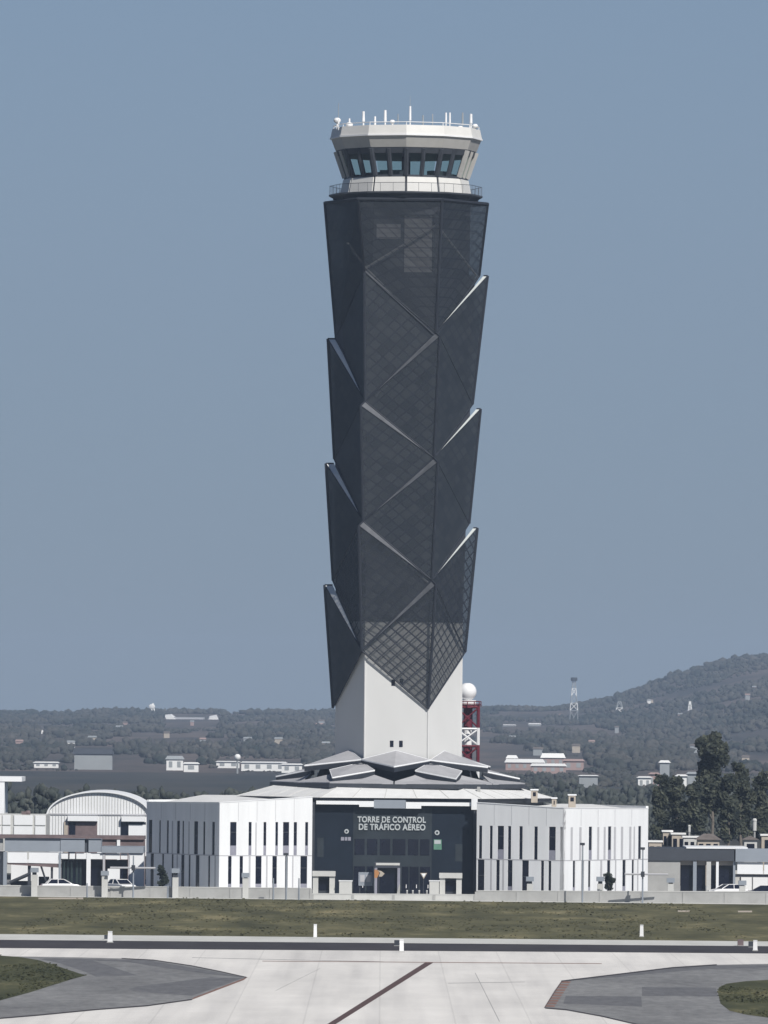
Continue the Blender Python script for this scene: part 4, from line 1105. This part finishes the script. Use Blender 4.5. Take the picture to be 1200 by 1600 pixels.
def hangar():
    Y = 1250.0; x = lambda px: X(px, Y, 1290); z = lambda py: Z(150, py, Y)
    r = empty('arched_hangar', (x(152), Y, 0), 'white arched roof hangar with ribbed gable and two door openings', 'hangar')
    xc, w, zs, zc = (x(72) + x(232)) / 2 + .2, (x(232) - x(72)) / 2, z(1278), z(1238)
    arc = [(xc + w * cos(pi * k / 24), zs + (zc - zs) * sin(pi * k / 24) ** .92) for k in range(25)]
    mb = MB(); lo = [(p, Y, q) for p, q in arc] + [(xc - w, Y, 0), (xc + w, Y, 0)]; hi = [(p, Y + 25, q) for p, q in arc] + [(xc - w, Y + 25, 0), (xc + w, Y + 25, 0)]
    mb.hexa(lo, hi); mb.build('gable', M['white'], r)
    rf = MB()
    arc2 = [(xc + (p - xc) * 1.03, zs - .15 + (q - zs) * 1.05 + .15) for p, q in arc]
    rf.band([(p, Y - .5, q) for p, q in arc2], [(p, Y + 25.3, q) for p, q in arc2], False)
    for k in range(24):
        rf.face([(arc2[k][0], Y - .5, arc2[k][1]), (arc2[k + 1][0], Y - .5, arc2[k + 1][1]), (arc[k + 1][0], Y - .5, arc[k + 1][1]), (arc[k][0], Y - .5, arc[k][1])])
    rf.build('roof', M['white2'], r)
    rb = MB()
    for k in range(34):
        xx = xc - w + .35 + k * (2 * w - .7) / 33
        q = zs + (zc - zs) * max(0, 1 - ((xx - xc) / w) ** 2) ** .5
        rb.box(xx - .04, xx + .04, Y - .07, Y - .003, 1, q - .2)
    rb.build('ribs', M['concrete2'], r)
    MB().box(xc - w, xc + w, Y - .16, Y - .075, z(1273.5), z(1271.5)).build('gable_rail', M['reveal'], r)
    for (a, b) in ((106, 153), (190, 226)): MB().box(x(a), x(b), Y - .8, Y - .165, z(1283), z(1275)).build('door_header', M['white2'], r)
    d = MB().box(x(100), x(152), Y - .14, Y - .08, 0, z(1284)).build('door', M['rust'], r)
    MB().box(x(108), x(118), Y - .2, Y - .15, 0, z(1284.5)).build('door_gap', M['glassdark'], d)
    MB().box(x(100), x(106), Y - .2, Y - .15, 0, z(1285)).build('door_leaf', M['cream'], d)
    d = MB().box(x(189), x(228), Y - .14, Y - .08, 0, z(1284)).build('door', M['glassdark'], r)
    MB().box(x(201), x(228), Y - .22, Y - .15, 0, z(1288)).build('door_leaf', M['white2'], d)
hangar()
def white_blocks():
    Y = 1105.0; x = lambda px: X(px, Y, 1290); z = lambda py: Z(40, py, Y)
    r = empty('panelled_block', (x(30), Y, 0), 'low block of square white panels left of the arched hangar', 'building')
    MB().box(x(-60), x(72), Y, Y + 12, 0, z(1273)).build('wall', M['concrete2'], r)
    for (a, b) in ((-22, 2), (4, 16.5), (22, 51), (55, 71)):
        for (t, bt) in ((1274, 1289), (1291, 1304)): MB().box(x(a), x(b), Y - .15, Y - .003, z(bt), z(t)).build('wall_panel', M['white2'], r)
    q = MB(); q.box(x(33), x(41), Y + .5, Y + 1.2, z(1273), z(1268)); q.ball((x(43), Y + 1, z(1270)), .35, 5); q.build('roof_unit', M['rust'], r)
    # ledge in front
    Y2 = 1030.0
    r2 = empty('walkway_roof', (X(110, Y2), Y2, 0), 'long rust brown flat roof edge under the hangar', 'roof')
    MB().box(X(-60, Y2), X(225, Y2), Y2, Y2 + 6, Z(110, 1311, Y2), Z(110, 1305.5, Y2)).build('slab', M['rust'], r2)
    MB().box(X(158, Y2), X(226, Y2), Y2 + .3, Y2 + 1, 0, Z(110, 1311, Y2) - .01).build('brown_wall', M['rust'], r2)
    for px in (-30, 182): MB().box(X(px, Y2), X(px + 5, Y2), Y2 + .05, Y2 + .28, 0, Z(110, 1311, Y2) - .01).build('column', M['white2'], r2)
    Y3 = 1120.0; x3 = lambda px: X(px, Y3, 1240)
    r3 = empty('tall_white_block', (x3(-30), Y3, 0), 'tall white block with overhanging roof slab at the left edge', 'building')
    MB().box(x3(-90), x3(7), Y3, Y3 + 10, 0, Z(5, 1221, Y3)).build('wall', M['white2'], r3)
    MB().box(x3(-95), x3(34), Y3 - .12, Y3 + 11, Z(5, 1221, Y3) + .002, Z(5, 1213.5, Y3)).build('roof_slab', M['white2'], r3)
white_blocks()

# ================================================================= RIGHT SHEDS
def shed_right():
    Y = 1000.0; x = lambda px: X(px, Y, 1360); z = lambda py: Z(1100, py, Y)
    r = empty('dark_roofed_shed', (x(1080), Y, 0), 'low shed with dark fascia and glazed bays right of the wing', 'shed')
    MB().box(x(1000), x(1147), Y, Y + 12, z(1345), z(1326)).build('fascia', M['darkfascia'], r)
    MB().box(x(1072), x(1168), Y - .1, Y + 12.2, z(1326) + .003, z(1323.5)).build('roof_edge', M['white2'], r)
    MB().box(x(1000), x(1063), Y + .2, Y + 5, 0, z(1345) - .002).build('grey_wall', M['concrete'], r)
    MB().box(x(1062), x(1146), Y + .5, Y + .8, z(1352), z(1345) - .003).build('clerestory', M['cream'], r)
    for (a, b) in ((1064, 1083), (1089, 1103), (1111, 1119), (1123, 1147)): MB().box(x(a), x(b), Y + .9, Y + 1, 0, z(1352)).build('glazing', M['glassdark'], r)
    for (a, b, m) in ((1083, 1088.5, 'greyfascia'), (1104, 1111, 'concrete2'), (1119, 1123, 'white2'), (1145.5, 1149, 'greyfascia')): MB().box(x(a), x(b), Y + .1, Y + .45, 0, z(1346)).build('column', M[m], r)
    r2 = empty('panelled_shed', (x(1200), Y, 0), 'grey topped shed with big white panels at the right edge', 'shed')
    MB().box(x(1149), x(1300), Y - .3, Y + 3, z(1346), z(1325.5)).build('fascia', M['greyfascia'], r2)
    for (a, b) in ((1152, 1192), (1194, 1230), (1232, 1290)): MB().box(x(a), x(b), Y, Y + .3, z(1365), z(1346.5)).build('upper_panel', M['white2'], r2)
    MB().box(x(1149), x(1300), Y + .2, Y + .8, z(1370), z(1365.5)).build('beam', M['darkmetal'], r2)
    MB().box(x(1149), x(1300), Y + 11, Y + 11.4, 0, z(1362)).build('back_wall', M['concrete2'], r2)
    for (a, b) in ((1164, 1181), (1183, 1206)): MB().box(x(a), x(b), Y + 10.7, Y + 10.95, 0, z(1370)).build('white_door', M['white2'], r2)
shed_right()

def house(px0, px1, pyt, Y, m, label, roof='flat', rpx=0, pyb=None, wins=1, cat='house', group='small buildings behind the right hand sheds', zb=None):
    x0, x1 = X(px0, Y, pyt), X(px1, Y, pyt); z1 = Z((px0 + px1) / 2, pyt, Y); z0 = hz((x0 + x1) / 2, Y) - .3 if zb is None else zb
    r = empty('house', ((x0 + x1) / 2, Y, z0), label, cat, group)
    d = max(3.0, min(14.0, (x1 - x0) * .8))
    MB().box(x0, x1, Y, Y + d, z0, z1).build('wall', M[m], r)
    k = Y / F
    if roof == 'flat': MB().box(x0 - .15, x1 + .15, Y - .15, Y + d + .15, z1 + .002, z1 + max(.2, 1.2 * k)).build('roof', M['farwhite'], r)
    elif roof == 'gable':
        h = rpx * k; xm = (x0 + x1) / 2
        MB().hexa([(x0 - .3, Y - .3, z1 + .002), (x1 + .3, Y - .3, z1 + .002), (x1 + .3, Y + d + .3, z1 + .002), (x0 - .3, Y + d + .3, z1 + .002)],
                  [(x0 + d * .25, Y + d * .5 - .1, z1 + h), (x1 - d * .25, Y + d * .5 - .1, z1 + h), (x1 - d * .25, Y + d * .5 + .1, z1 + h), (x0 + d * .25, Y + d * .5 + .1, z1 + h)]).build('roof', M['tile'], r)
    for q in range(wins):
        t = (q + .5) / wins; xx = x0 + (x1 - x0) * t; w_ = min(.6, (x1 - x0) * .3 / wins)
        MB().box(xx - w_, xx + w_, Y - .05, Y - .003, z1 - .5 - min(1.2, (z1 - z0) * .45), z1 - .5).build('window', M['glassdark'], r)
    return r
house(1036, 1050, 1300, 1075, 'cream', 'small cream house beside the wing corner under the trees', 'flat', wins=2)
house(1050, 1070, 1304, 1072, 'cream', 'low cream house with white roof band, second from the wing', 'flat', wins=2)
house(1068, 1096, 1309, 1066, 'concrete2', 'pale flat roofed house in the middle of the small buildings', 'flat', wins=3)
house(1090, 1124, 1312, 1062, 'cream', 'wide low house with hipped brown roof', 'gable', 9, wins=3)
house(1014, 1034, 1316, 1060, 'cream', 'low tan house touching the wing edge', 'flat', wins=2)
house(1163, 1183, 1312, 1068, 'concrete2', 'pale hut under the trees near the right edge', 'gable', 6, wins=1)
house(1190, 1215, 1306, 1070, 'cream', 'tan hut with pale roof cut by the right edge', 'flat', wins=1)
for i, (px, pt, pb, rr, lab) in enumerate(((1179, 1279, 1298, .25, 'pale water tank on a post below the tallest trees near the right edge'), (1077, 1288, 1300, .16, 'small round white tank on a post among the small houses'))):
    Y = 1078; x = X(px, Y, 1290); r = empty('water_tank', (x, Y, 0), lab, 'water tank')
    MB().tube((x, Y, 0), (x, Y, Z(px, pb, Y)), .12, n=6).build('post', M['concrete'], r)
    MB().tube((x, Y, Z(px, pb, Y)), (x, Y, Z(px, pt + 3, Y)), rr, n=10).ball((x, Y, Z(px, pt + 3, Y)), rr * 1.2, 6).build('tank', M['concrete2'], r)
for (px, pyt, w, lab) in ((894, 1241, 5.5, 'small white hut standing on the roof of the right wing'), (866, 1246, 3.5, 'smaller pale rooftop box left of the rooftop hut'), (835, 1233, 5, 'tan rooftop box at the right end of the folded roof')):
    Y = 992; x0, x1 = X(px - w, Y, 1250), X(px + w, Y, 1250); zt_ = Z(px, pyt, Y)
    r = empty('rooftop_hut', ((x0 + x1) / 2, Y, 0), lab, 'hut', 'huts on the roofs of the base building')
    MB().box(x0, x1, Y, Y + 1.5, 9.3 if px > 850 else 10.6, zt_ - .15).build('wall', M['cream'], r); MB().box(x0 - .1, x1 + .1, Y - .1, Y + 1.6, zt_ - .148, zt_).build('roof', M['white2'], r)
    MB().box(x0 + .2, x1 - .2, Y - .04, Y - .003, zt_ - .8, zt_ - .35).build('window', M['glassdark'], r)

# radar tower behind the shaft
def radar():
    Y = 1090.0; x = lambda px: X(px, Y, 1130); z = lambda py: Z(732, py, Y); xc = x(730)
    r = empty('radar_tower', (xc, Y, 0), 'red and white lattice radar tower with a white dome behind the shaft', 'radar tower')
    hw = (x(748) - x(730)) * .95
    lv = [(1103, 1137, 'redpaint'), (1137, 1164, 'white_s'), (1164, 1197, 'redpaint'), (1197, 1230, 'white_s'), (1230, 1270, 'redpaint'), (1270, 1330, 'white_s'), (1330, 1378, 'redpaint')]
    for (a, b, m) in lv:
        mb = MB(); z1, z0 = z(a), max(0, z(b))
        c = [(xc - hw, Y - hw), (xc + hw, Y - hw), (xc + hw, Y + hw), (xc - hw, Y + hw)]
        for k in range(4):
            p, q = c[k], c[(k + 1) % 4]
            mb.tube((p[0], p[1], z0), (p[0], p[1], z1), .2, n=6)
            mb.tube((p[0], p[1], z1 - .15), (q[0], q[1], z1 - .15), .16, n=5)
            mb.tube((p[0], p[1], z0), (q[0], q[1], z1 - .2), .11, n=5); mb.tube((q[0], q[1], z0), (p[0], p[1], z1 - .2), .11, n=5)
        mb.tube((xc + .1, Y, z0), (xc + .1, Y, z1), hw * .42, n=10)
        mb.build('lattice_section', M[m], r)
    mb = MB(); mb.tube((xc, Y, z(1106)), (xc, Y, z(1101)), hw * 1.15, n=16)
    for k in range(12):
        a = 2 * pi * k / 12; mb.tube((xc + hw * 1.25 * cos(a), Y + hw * 1.25 * sin(a), z(1104)), (xc + hw * 1.25 * cos(a), Y + hw * 1.25 * sin(a), z(1096)), .06, n=5)
        b = 2 * pi * (k + 1) / 12
        for h in (1096, 1100): mb.tube((xc + hw * 1.25 * cos(a), Y + hw * 1.25 * sin(a), z(h)), (xc + hw * 1.25 * cos(b), Y + hw * 1.25 * sin(b), z(h)), .06, n=5)
    mb.build('platform', M['redpaint'], r)
    MB().tube((xc, Y, z(1101)), (xc, Y, z(1094)), hw * .8, n=16).build('dome_base', M['white_s'], r)
    MB().ball((xc, Y, z(1081)), (x(744.5) - x(716)) / 2, 12).build('radome', M['white_s'], r, smooth=True)
radar()

# ================================================================= DISTANT BUILDINGS AND MASTS
def far_box(px0, px1, pyt, pyb, Y, m, label, name='warehouse', cat='building', group='far pale buildings on the plain and hillside', roofm='farwhite', rf=.25, wins=0):
    x0, x1 = X(px0, Y, pyb), X(px1, Y, pyb); z0, z1 = Z((px0 + px1) / 2, pyb, Y), Z((px0 + px1) / 2, pyt, Y)
    gz = min(hz(x0, Y), z0) - 1
    r = empty(name, ((x0 + x1) / 2, Y, gz), label, cat, group)
    zr = z1 - (z1 - z0) * rf
    d = max(4, min(30, (x1 - x0) * .6))
    MB().box(x0, x1, Y, Y + d, gz, zr).build('wall', M[m], r)
    MB().hexa([(x0 - .5, Y - .5, zr + .01), (x1 + .5, Y - .5, zr + .01), (x1 + .5, Y + d, zr + .01), (x0 - .5, Y + d, zr + .01)],
              [(x0 + .3, Y + d * .4, z1), (x1 - .3, Y + d * .4, z1), (x1 - .3, Y + d * .6, z1), (x0 + .3, Y + d * .6, z1)]).build('roof', M[roofm], r)
    for q in range(wins):
        xx = x0 + (x1 - x0) * (q + .5) / wins; MB().box(xx - .35 / wins * (x1 - x0) * .6, xx + .35 / wins * (x1 - x0) * .6, Y - .06, Y - .003, gz + 1.3 + (zr - gz - 1) * .2, zr - (zr - gz) * .15).build('window', M['fargrey'], r)
    return r
far_box(116, 175, 1170, 1199, 3200, 'fargrey', 'large grey warehouse with a dark roof on the left plain', roofm='darkfascia', rf=.28, wins=0)
far_box(53, 91, 1190, 1198, 3250, 'farwhite', 'long low white shed left of the grey warehouse', wins=3)
far_box(260, 286, 1181, 1199, 3200, 'farwhite', 'white gabled house right of the grey warehouse', roofm='fargrey', rf=.3, wins=2)
far_box(287, 310, 1191, 1201, 3150, 'farwhite', 'low white shed touching the white gabled house', wins=1)
far_box(338, 374, 1189, 1195, 3300, 'farwhite', 'thin long white roof right of the white houses', wins=2)
far_box(377, 447, 1190, 1198, 3200, 'farwhite', 'long white warehouse roof just left of the folded roof', wins=4)
far_box(440, 472, 1193, 1201, 3150, 'farwhite', 'white roof partly behind the folded roof', wins=2)
far_box(790, 850, 1186, 1197, 3300, 'farpink', 'pink walled complex with white saw roof right of the radar tower', rf=.5, wins=5)
far_box(846, 882, 1177, 1189, 3380, 'farpink', 'bright white roofed hall behind the pink complex', rf=.6, wins=3)
far_box(830, 884, 1193, 1203, 3200, 'farpink', 'low white roofed wing below the pink complex', rf=.4, wins=4)
far_box(880, 912, 1186, 1197, 3320, 'farpink', 'plain pinkish shed at the right of the white saw roof', roofm='farpink', rf=.3, wins=2)
far_box(792, 808, 1180, 1190, 3400, 'farpink', 'small pink house at the left of the pink complex', rf=.5, wins=1)
far_box(997, 1017, 1213, 1222, 2500, 'farwhite', 'small white shed left of the dark eucalyptus row', wins=2)
far_box(1015, 1030, 1207, 1218, 2520, 'farpink', 'pinkish block beside the small white shed', roofm='farpink', wins=2)
far_box(1057, 1073, 1210, 1221, 2500, 'farwhite', 'white walled house seen between eucalyptus tops', wins=1)
far_box(1074, 1104, 1206, 1220, 2550, 'fargrey', 'grey terrace of houses behind the tallest eucalyptus', roofm='fargrey', wins=4)
far_box(1188, 1206, 1210, 1218, 2450, 'farwhite', 'white house at the right edge above the trees', wins=1)
far_box(905, 934, 1211, 1217, 2600, 'fargrey', 'thin pale shed left of the centre of the right plain', wins=2)
far_box(785, 806, 1132, 1137, 5600, 'fargrey', 'faint pale roofs high on the right hillside', wins=2)
far_box(826, 845, 1130, 1137, 5700, 'fargrey', 'second faint pale roof high on the right hillside', wins=2)
far_box(15, 24, 1178, 1186, 3700, 'fargrey', 'tiny pale hut at the far left of the plain', wins=1)
far_box(1031, 1046, 1188, 1203, 3000, 'fargrey', 'faint tan house on the slope above the eucalyptus row', wins=1)
hr_ = random.Random(5)
for _ in range(26):
    px, py = (hr_.uniform(5, 515), hr_.uniform(1140, 1182)) if hr_.random() < .4 else (hr_.uniform(770, 1195), hr_.uniform(1122, 1200))
    Yh = 3400 + (1200 - py) * 38; xh = X(px, Yh, py); zh = hz(xh, Yh); w_, h_ = hr_.uniform(2.2, 4.5), hr_.uniform(2.4, 3.6)
    r_ = empty('hillside_hut', (xh, Yh, zh), 'tiny pale hut among the trees of the distant hillside', 'hut', 'tiny huts scattered over the distant hillside')
    MB().box(xh - w_ / 2, xh + w_ / 2, Yh, Yh + 4, zh - 1, zh + h_).build('wall', M[hr_.choice(['fargrey', 'farpink', 'cream', 'farwhite'])], r_)
    MB().hexa([(xh - w_ / 2 - .3, Yh - .3, zh + h_ + .01), (xh + w_ / 2 + .3, Yh - .3, zh + h_ + .01), (xh + w_ / 2 + .3, Yh + 4.3, zh + h_ + .01), (xh - w_ / 2 - .3, Yh + 4.3, zh + h_ + .01)],
              [(xh - w_ / 2, Yh + 1.9, zh + h_ + .8), (xh + w_ / 2, Yh + 1.9, zh + h_ + .8), (xh + w_ / 2, Yh + 2.1, zh + h_ + .8), (xh - w_ / 2, Yh + 2.1, zh + h_ + .8)]).build('roof', M[hr_.choice(['fargrey', 'fargrey', 'farpink', 'tile'])], r_)
# the white stadium-like building on the ridge
def stadium():
    Y = 6300.0; k = Y / F; p = lambda px, py: at(px, py, Y)
    r = empty('hilltop_stadium', (p(298, 1125).x, Y, p(298, 1135).z), 'long low white building with two bright end roofs on the left ridge', 'building')
    c = p(298, 1125)
    mb = MB(); mb.box(p(268, 0).x, p(330, 0).x, Y, Y + 12, c.z - 6, p(298, 1120.5).z); mb.build('main_wall', M['fargrey'], r)
    MB().box(p(270, 0).x, p(328, 0).x, Y - 1, Y - .1, p(298, 1124).z, p(298, 1121.5).z).build('roof_band', M['reveal'], r)
    def roof(pts): MB().hexa([p(a, b) + Vector((0, -2, 0)) for a, b in pts], [p(a, b) + Vector((0, 6, 1.5)) for a, b in pts]).build('end_roof', M['farwhite'], r)
    roof([(258, 1120), (268, 1119), (276, 1125), (280, 1132), (272, 1133), (262, 1128)])
    roof([(324, 1127), (327, 1122), (338, 1120), (341, 1126), (334, 1131), (325, 1131)])
stadium()
def mast(px, pyt, pyb, Y, w, label, bands=6, m2='redpaint', name='radio_mast', pyh=None):
    k = Y / F; c = at(px, pyt, Y); zb, zt_ = hz(c.x, Y) - 1, c.z
    r = empty(name, (c.x, Y, zb), label, 'mast', 'far masts on the ridge')
    z0 = at(px, pyb, Y).z
    lev = [zb] + [z0 + (zt_ - z0) * q / bands for q in range(bands + 1)]
    for q in range(len(lev) - 1):
        mb = MB(); a, b = lev[q], lev[q + 1]
        f0 = 1 - .7 * max(0, (a - z0)) / (zt_ - z0); f1 = 1 - .7 * max(0, (b - z0)) / (zt_ - z0)
        h0, h1 = w * k * f0, w * k * f1
        for (sx, sy) in ((-1, -1), (1, -1), (1, 1), (-1, 1)): mb.tube((c.x + sx * h0, Y + sy * h0, a), (c.x + sx * h1, Y + sy * h1, b), .32, n=5)
        for s in (-1, 1): mb.tube((c.x - s * h0, Y - h0, a), (c.x + s * h1, Y - h1, b), .25, n=4)
        mb.tube((c.x - h1, Y - h1, b), (c.x + h1, Y - h1, b), .25, n=4)
        mb.build('lattice_section', M['farwhite' if q % 2 else m2], r)
    return r, c
r_, c_ = mast(897, 1064, 1110, 6000, 6, 'tall pale lattice mast with a dark drum top on the right ridge', 4, 'fargrey')
MB().tube((c_.x, 6000, c_.z), (c_.x, 6000, c_.z + 2.4), 2.3, n=10).build('drum', M['darkmetal'], r_)
mast(968, 1096, 1116, 6200, 7, 'broad faint grey lattice frame right of the tall mast', 2, 'fargrey')
mast(1078, 1096, 1112, 5600, 3, 'small pale mast on the hill above the eucalyptus', 2, 'farwhite')
mast(1066, 1118, 1128, 5400, 3, 'tiny pale mast lower on the right hill', 2, 'farwhite')
mast(66, 1141, 1165, 4800, 2.5, 'thin pale mast on the slope at the far left', 3, 'fargrey')
mast(1176, 1112, 1122, 5400, 3, 'faint pale mast near the right edge of the hill', 2, 'fargrey')
r_, c_ = mast(239, 1099, 1114, 6800, 3, 'pale mast with dish on the left ridge line', 3, 'farwhite')
MB().ball((c_.x - .8, 6799, c_.z - 2.5), 2.3, 6, (1.1, .4, .9)).build('dish', M['farwhite'], r_)
Y = 3100; c = at(371, 1183, Y); r_ = empty('water_tower', (c.x, Y, 0), 'tiny round white water tower above the long white roofs', 'water tower')
MB().ball(tuple(c), 1.15, 8).build('tank', M['farwhite'], r_); MB().tube((c.x, Y, 0), (c.x, Y, c.z - 1), .35, n=6).build('leg', M['fargrey'], r_)

# ================================================================= AIRFIELD MARKERS
def marker(px, pyb, pyt, w, label, m='white_s', shape='box'):
    p = gnd(px, pyb); h = (pyb - pyt) * p.y / F; ww = w * p.y / F / 2
    r = empty('edge_marker', (p.x, p.y, 0), label, 'edge marker', 'white edge markers by the taxiway')
    MB().box(p.x - ww * 1.25, p.x + ww * 1.25, p.y - .2, p.y + .2, 0, .1).build('base', M['concrete'], r)
    q = MB(); q.hexa([(p.x - ww, p.y - .1, .1), (p.x + ww, p.y - .1, .1), (p.x + ww, p.y + .1, .1), (p.x - ww, p.y + .1, .1)], [(p.x - ww * .85, p.y - .08, h), (p.x + ww * .85, p.y - .08, h), (p.x + ww * .85, p.y + .08, h), (p.x - ww * .85, p.y + .08, h)])
    q.build('post', M[m], r)
    MB().box(p.x - ww * .9, p.x + ww * .9, p.y - .12, p.y + .12, h + .002, h + .06).build('cap', M['white2'], r)
marker(492.5, 1466, 1445, 5.5, 'white marker post on the grass right of the left wing')
marker(1002.5, 1464, 1446, 6, 'white marker post on the grass below the right wing')
marker(627.5, 1488, 1469, 7, 'white marker post on the dark strip near the centre')
marker(172, 1473, 1456, 8, 'white marker on the pale edge at the left')
marker(1180, 1486, 1470, 7, 'white marker post on the dark strip at the right edge')
def box_unit(px, pyb, pyt, w, label, m='darkmetal'):
    p = gnd(px, pyb); h = (pyb - pyt) * p.y / F; ww = w * p.y / F / 2
    r = empty('light_fitting', (p.x, p.y, 0), label, 'ground light', 'small taxiway light fittings')
    MB().box(p.x - ww, p.x + ww, p.y - .3, p.y + .3, .05, h).build('housing', M[m], r); MB().box(p.x - ww * 1.15, p.x + ww * 1.15, p.y - .35, p.y + .35, 0, .048).build('base', M['concrete'], r)
box_unit(620, 1478, 1469, 8, 'dark box light beside the central white marker')
box_unit(1173, 1480, 1471, 7, 'dark box light beside the white marker at the right edge')
box_unit(1157, 1478, 1468, 9, 'brownish box light left of the dark box light at the right', 'rust')
box_unit(166, 1468, 1461, 6, 'small dark light beside the white marker at the left')
for (a, b, y, n_) in ((1059, 1078, 1423, 'pale flat slab in the grass near the right wall'), (1153, 1175, 1423.5, 'pale flat slab in the grass at the right edge'), (60, 130, 1403, 'long pale slab in the grass by the left wall')):
    P = [gnd(a, y + 1.2, .05), gnd(b, y + 1.4, .05), gnd(b, y - .4, .05), gnd(a, y - .2, .05)]
    tag(MB().prism([(q.x, q.y) for q in P], .0, .07).build('drain_cover', M['cream'], origin=(P[0].x, P[0].y, 0)), n_, 'slab', 'slabs lying in the grass')

# ================================================================= CARS
def make_car(paint, label, suv=False):
    r = empty('parked_car', (0, 0, 0), label, 'car', 'cars parked behind the low wall')
    L, W_, H = 4.4, 1.78, 1.46 if not suv else 1.7
    prof = [(-2.2, .35), (-2.2, .75), (-2.1, .92), (-1.35, 1.0), (1.1, 1.0), (2.0, .86), (2.2, .7), (2.2, .35)]
    cab = [(-1.6, 1.0), (-1.15, H), (.35, H), (1.2, 1.0)]
    def ext(p, w, top=1.0):
        mb = MB(); mb.hexa([(x, -w, z) for x, z in p], [(x, w, z) for x, z in p]); return mb
    b = ext(prof, W_ / 2).build('body', M[paint], r)
    bv = b.modifiers.new('bevel', 'BEVEL'); bv.width = .07; bv.segments = 2
    mb = MB(); mb.hexa([(x, -W_ / 2 + (.1 if z < 1.1 else .2), z) for x, z in cab], [(x, W_ / 2 - (.1 if z < 1.1 else .2), z) for x, z in cab]); mb.build('cabin', M['glassdark'], r)
    MB().box(-1.12, .33, -W_ / 2 + .2, W_ / 2 - .2, H, H + .05).build('roof', M[paint], r)
    for s in (-1, 1):
        pl_ = MB()
        for (x0, z0, x1, z1) in ((-1.6, 1.0, -1.15, H), (1.2, 1.0, .35, H), (-.35, 1.0, -.35, H)): pl_.tube((x0, s * (W_ / 2 - .09), z0), (x1, s * (W_ / 2 - .19), z1), .05, n=5)
        pl_.build('pillar', M[paint], r)
        for x in (-1.35, 1.35):
            w = MB().tube((x, s * (W_ / 2 - .2), .33), (x, s * (W_ / 2 + .02), .33), .33, n=18).build('wheel', M['rubber'], r)
            MB().tube((x, s * (W_ / 2 + .02), .33), (x, s * (W_ / 2 + .04), .33), .2, n=12).build('rim', M['reveal'], w)
        MB().box(2.17, 2.23, s * .62 - .2, s * .62 + .2, .66, .8).build('headlight', M['white2'], r)
        MB().box(-2.23, -2.17, s * .68 - .14, s * .68 + .14, .68, .85).build('tail_light', M['redpaint'], r)
    return r
cw = make_car('carwhite', 'white car parked behind the wall before the dark roofed shed')
cw.location = (X(1139, 990, 1388), 992, 0.004); cw.rotation_euler.z = R(205)
for ch in cw.children_recursive: pass
c2 = make_car('cardark', 'dark blue car parked behind the wall at the right edge')
c2.location = (X(1194, 985, 1388), 985, 0.004); c2.rotation_euler.z = R(180)
c3 = copy_tree(cw); c3['label'] = 'white car parked behind the wall before the left shed, larger half'; c3.location = (X(93, 985, 1380), 988, 0.004); c3.rotation_euler.z = R(8)
c3['label'] = 'white car parked before the open bay of the left shed'
c4 = copy_tree(cw); c4.location = (X(186, 985, 1380), 990, 0.004); c4.rotation_euler.z = R(-60); c4['label'] = 'white car parked end on before the white screen of the left shed'

# ================================================================= HAZE
hb = MB().box(-3300, 3300, -350, 8350, -1.0, 96.0).build('haze', None or M['white'])
hb.data.materials.clear()
hm = bpy.data.materials.new('haze_air'); hm.use_nodes = True
t = hm.node_tree; t.nodes.clear()
mo = t.nodes.new('ShaderNodeOutputMaterial'); pv = t.nodes.new('ShaderNodeVolumePrincipled')
pv.inputs['Color'].default_value = (0.60, 0.76, 1.0, 1)
pv.inputs['Density'].default_value = 0.000078
pv.inputs['Anisotropy'].default_value = 0.0
t.links.new(pv.outputs[0], mo.inputs['Volume'])
hb.data.materials.append(hm)
tag(hb, 'thin pale blue haze over the whole airfield and hills', 'haze', kind='stuff')
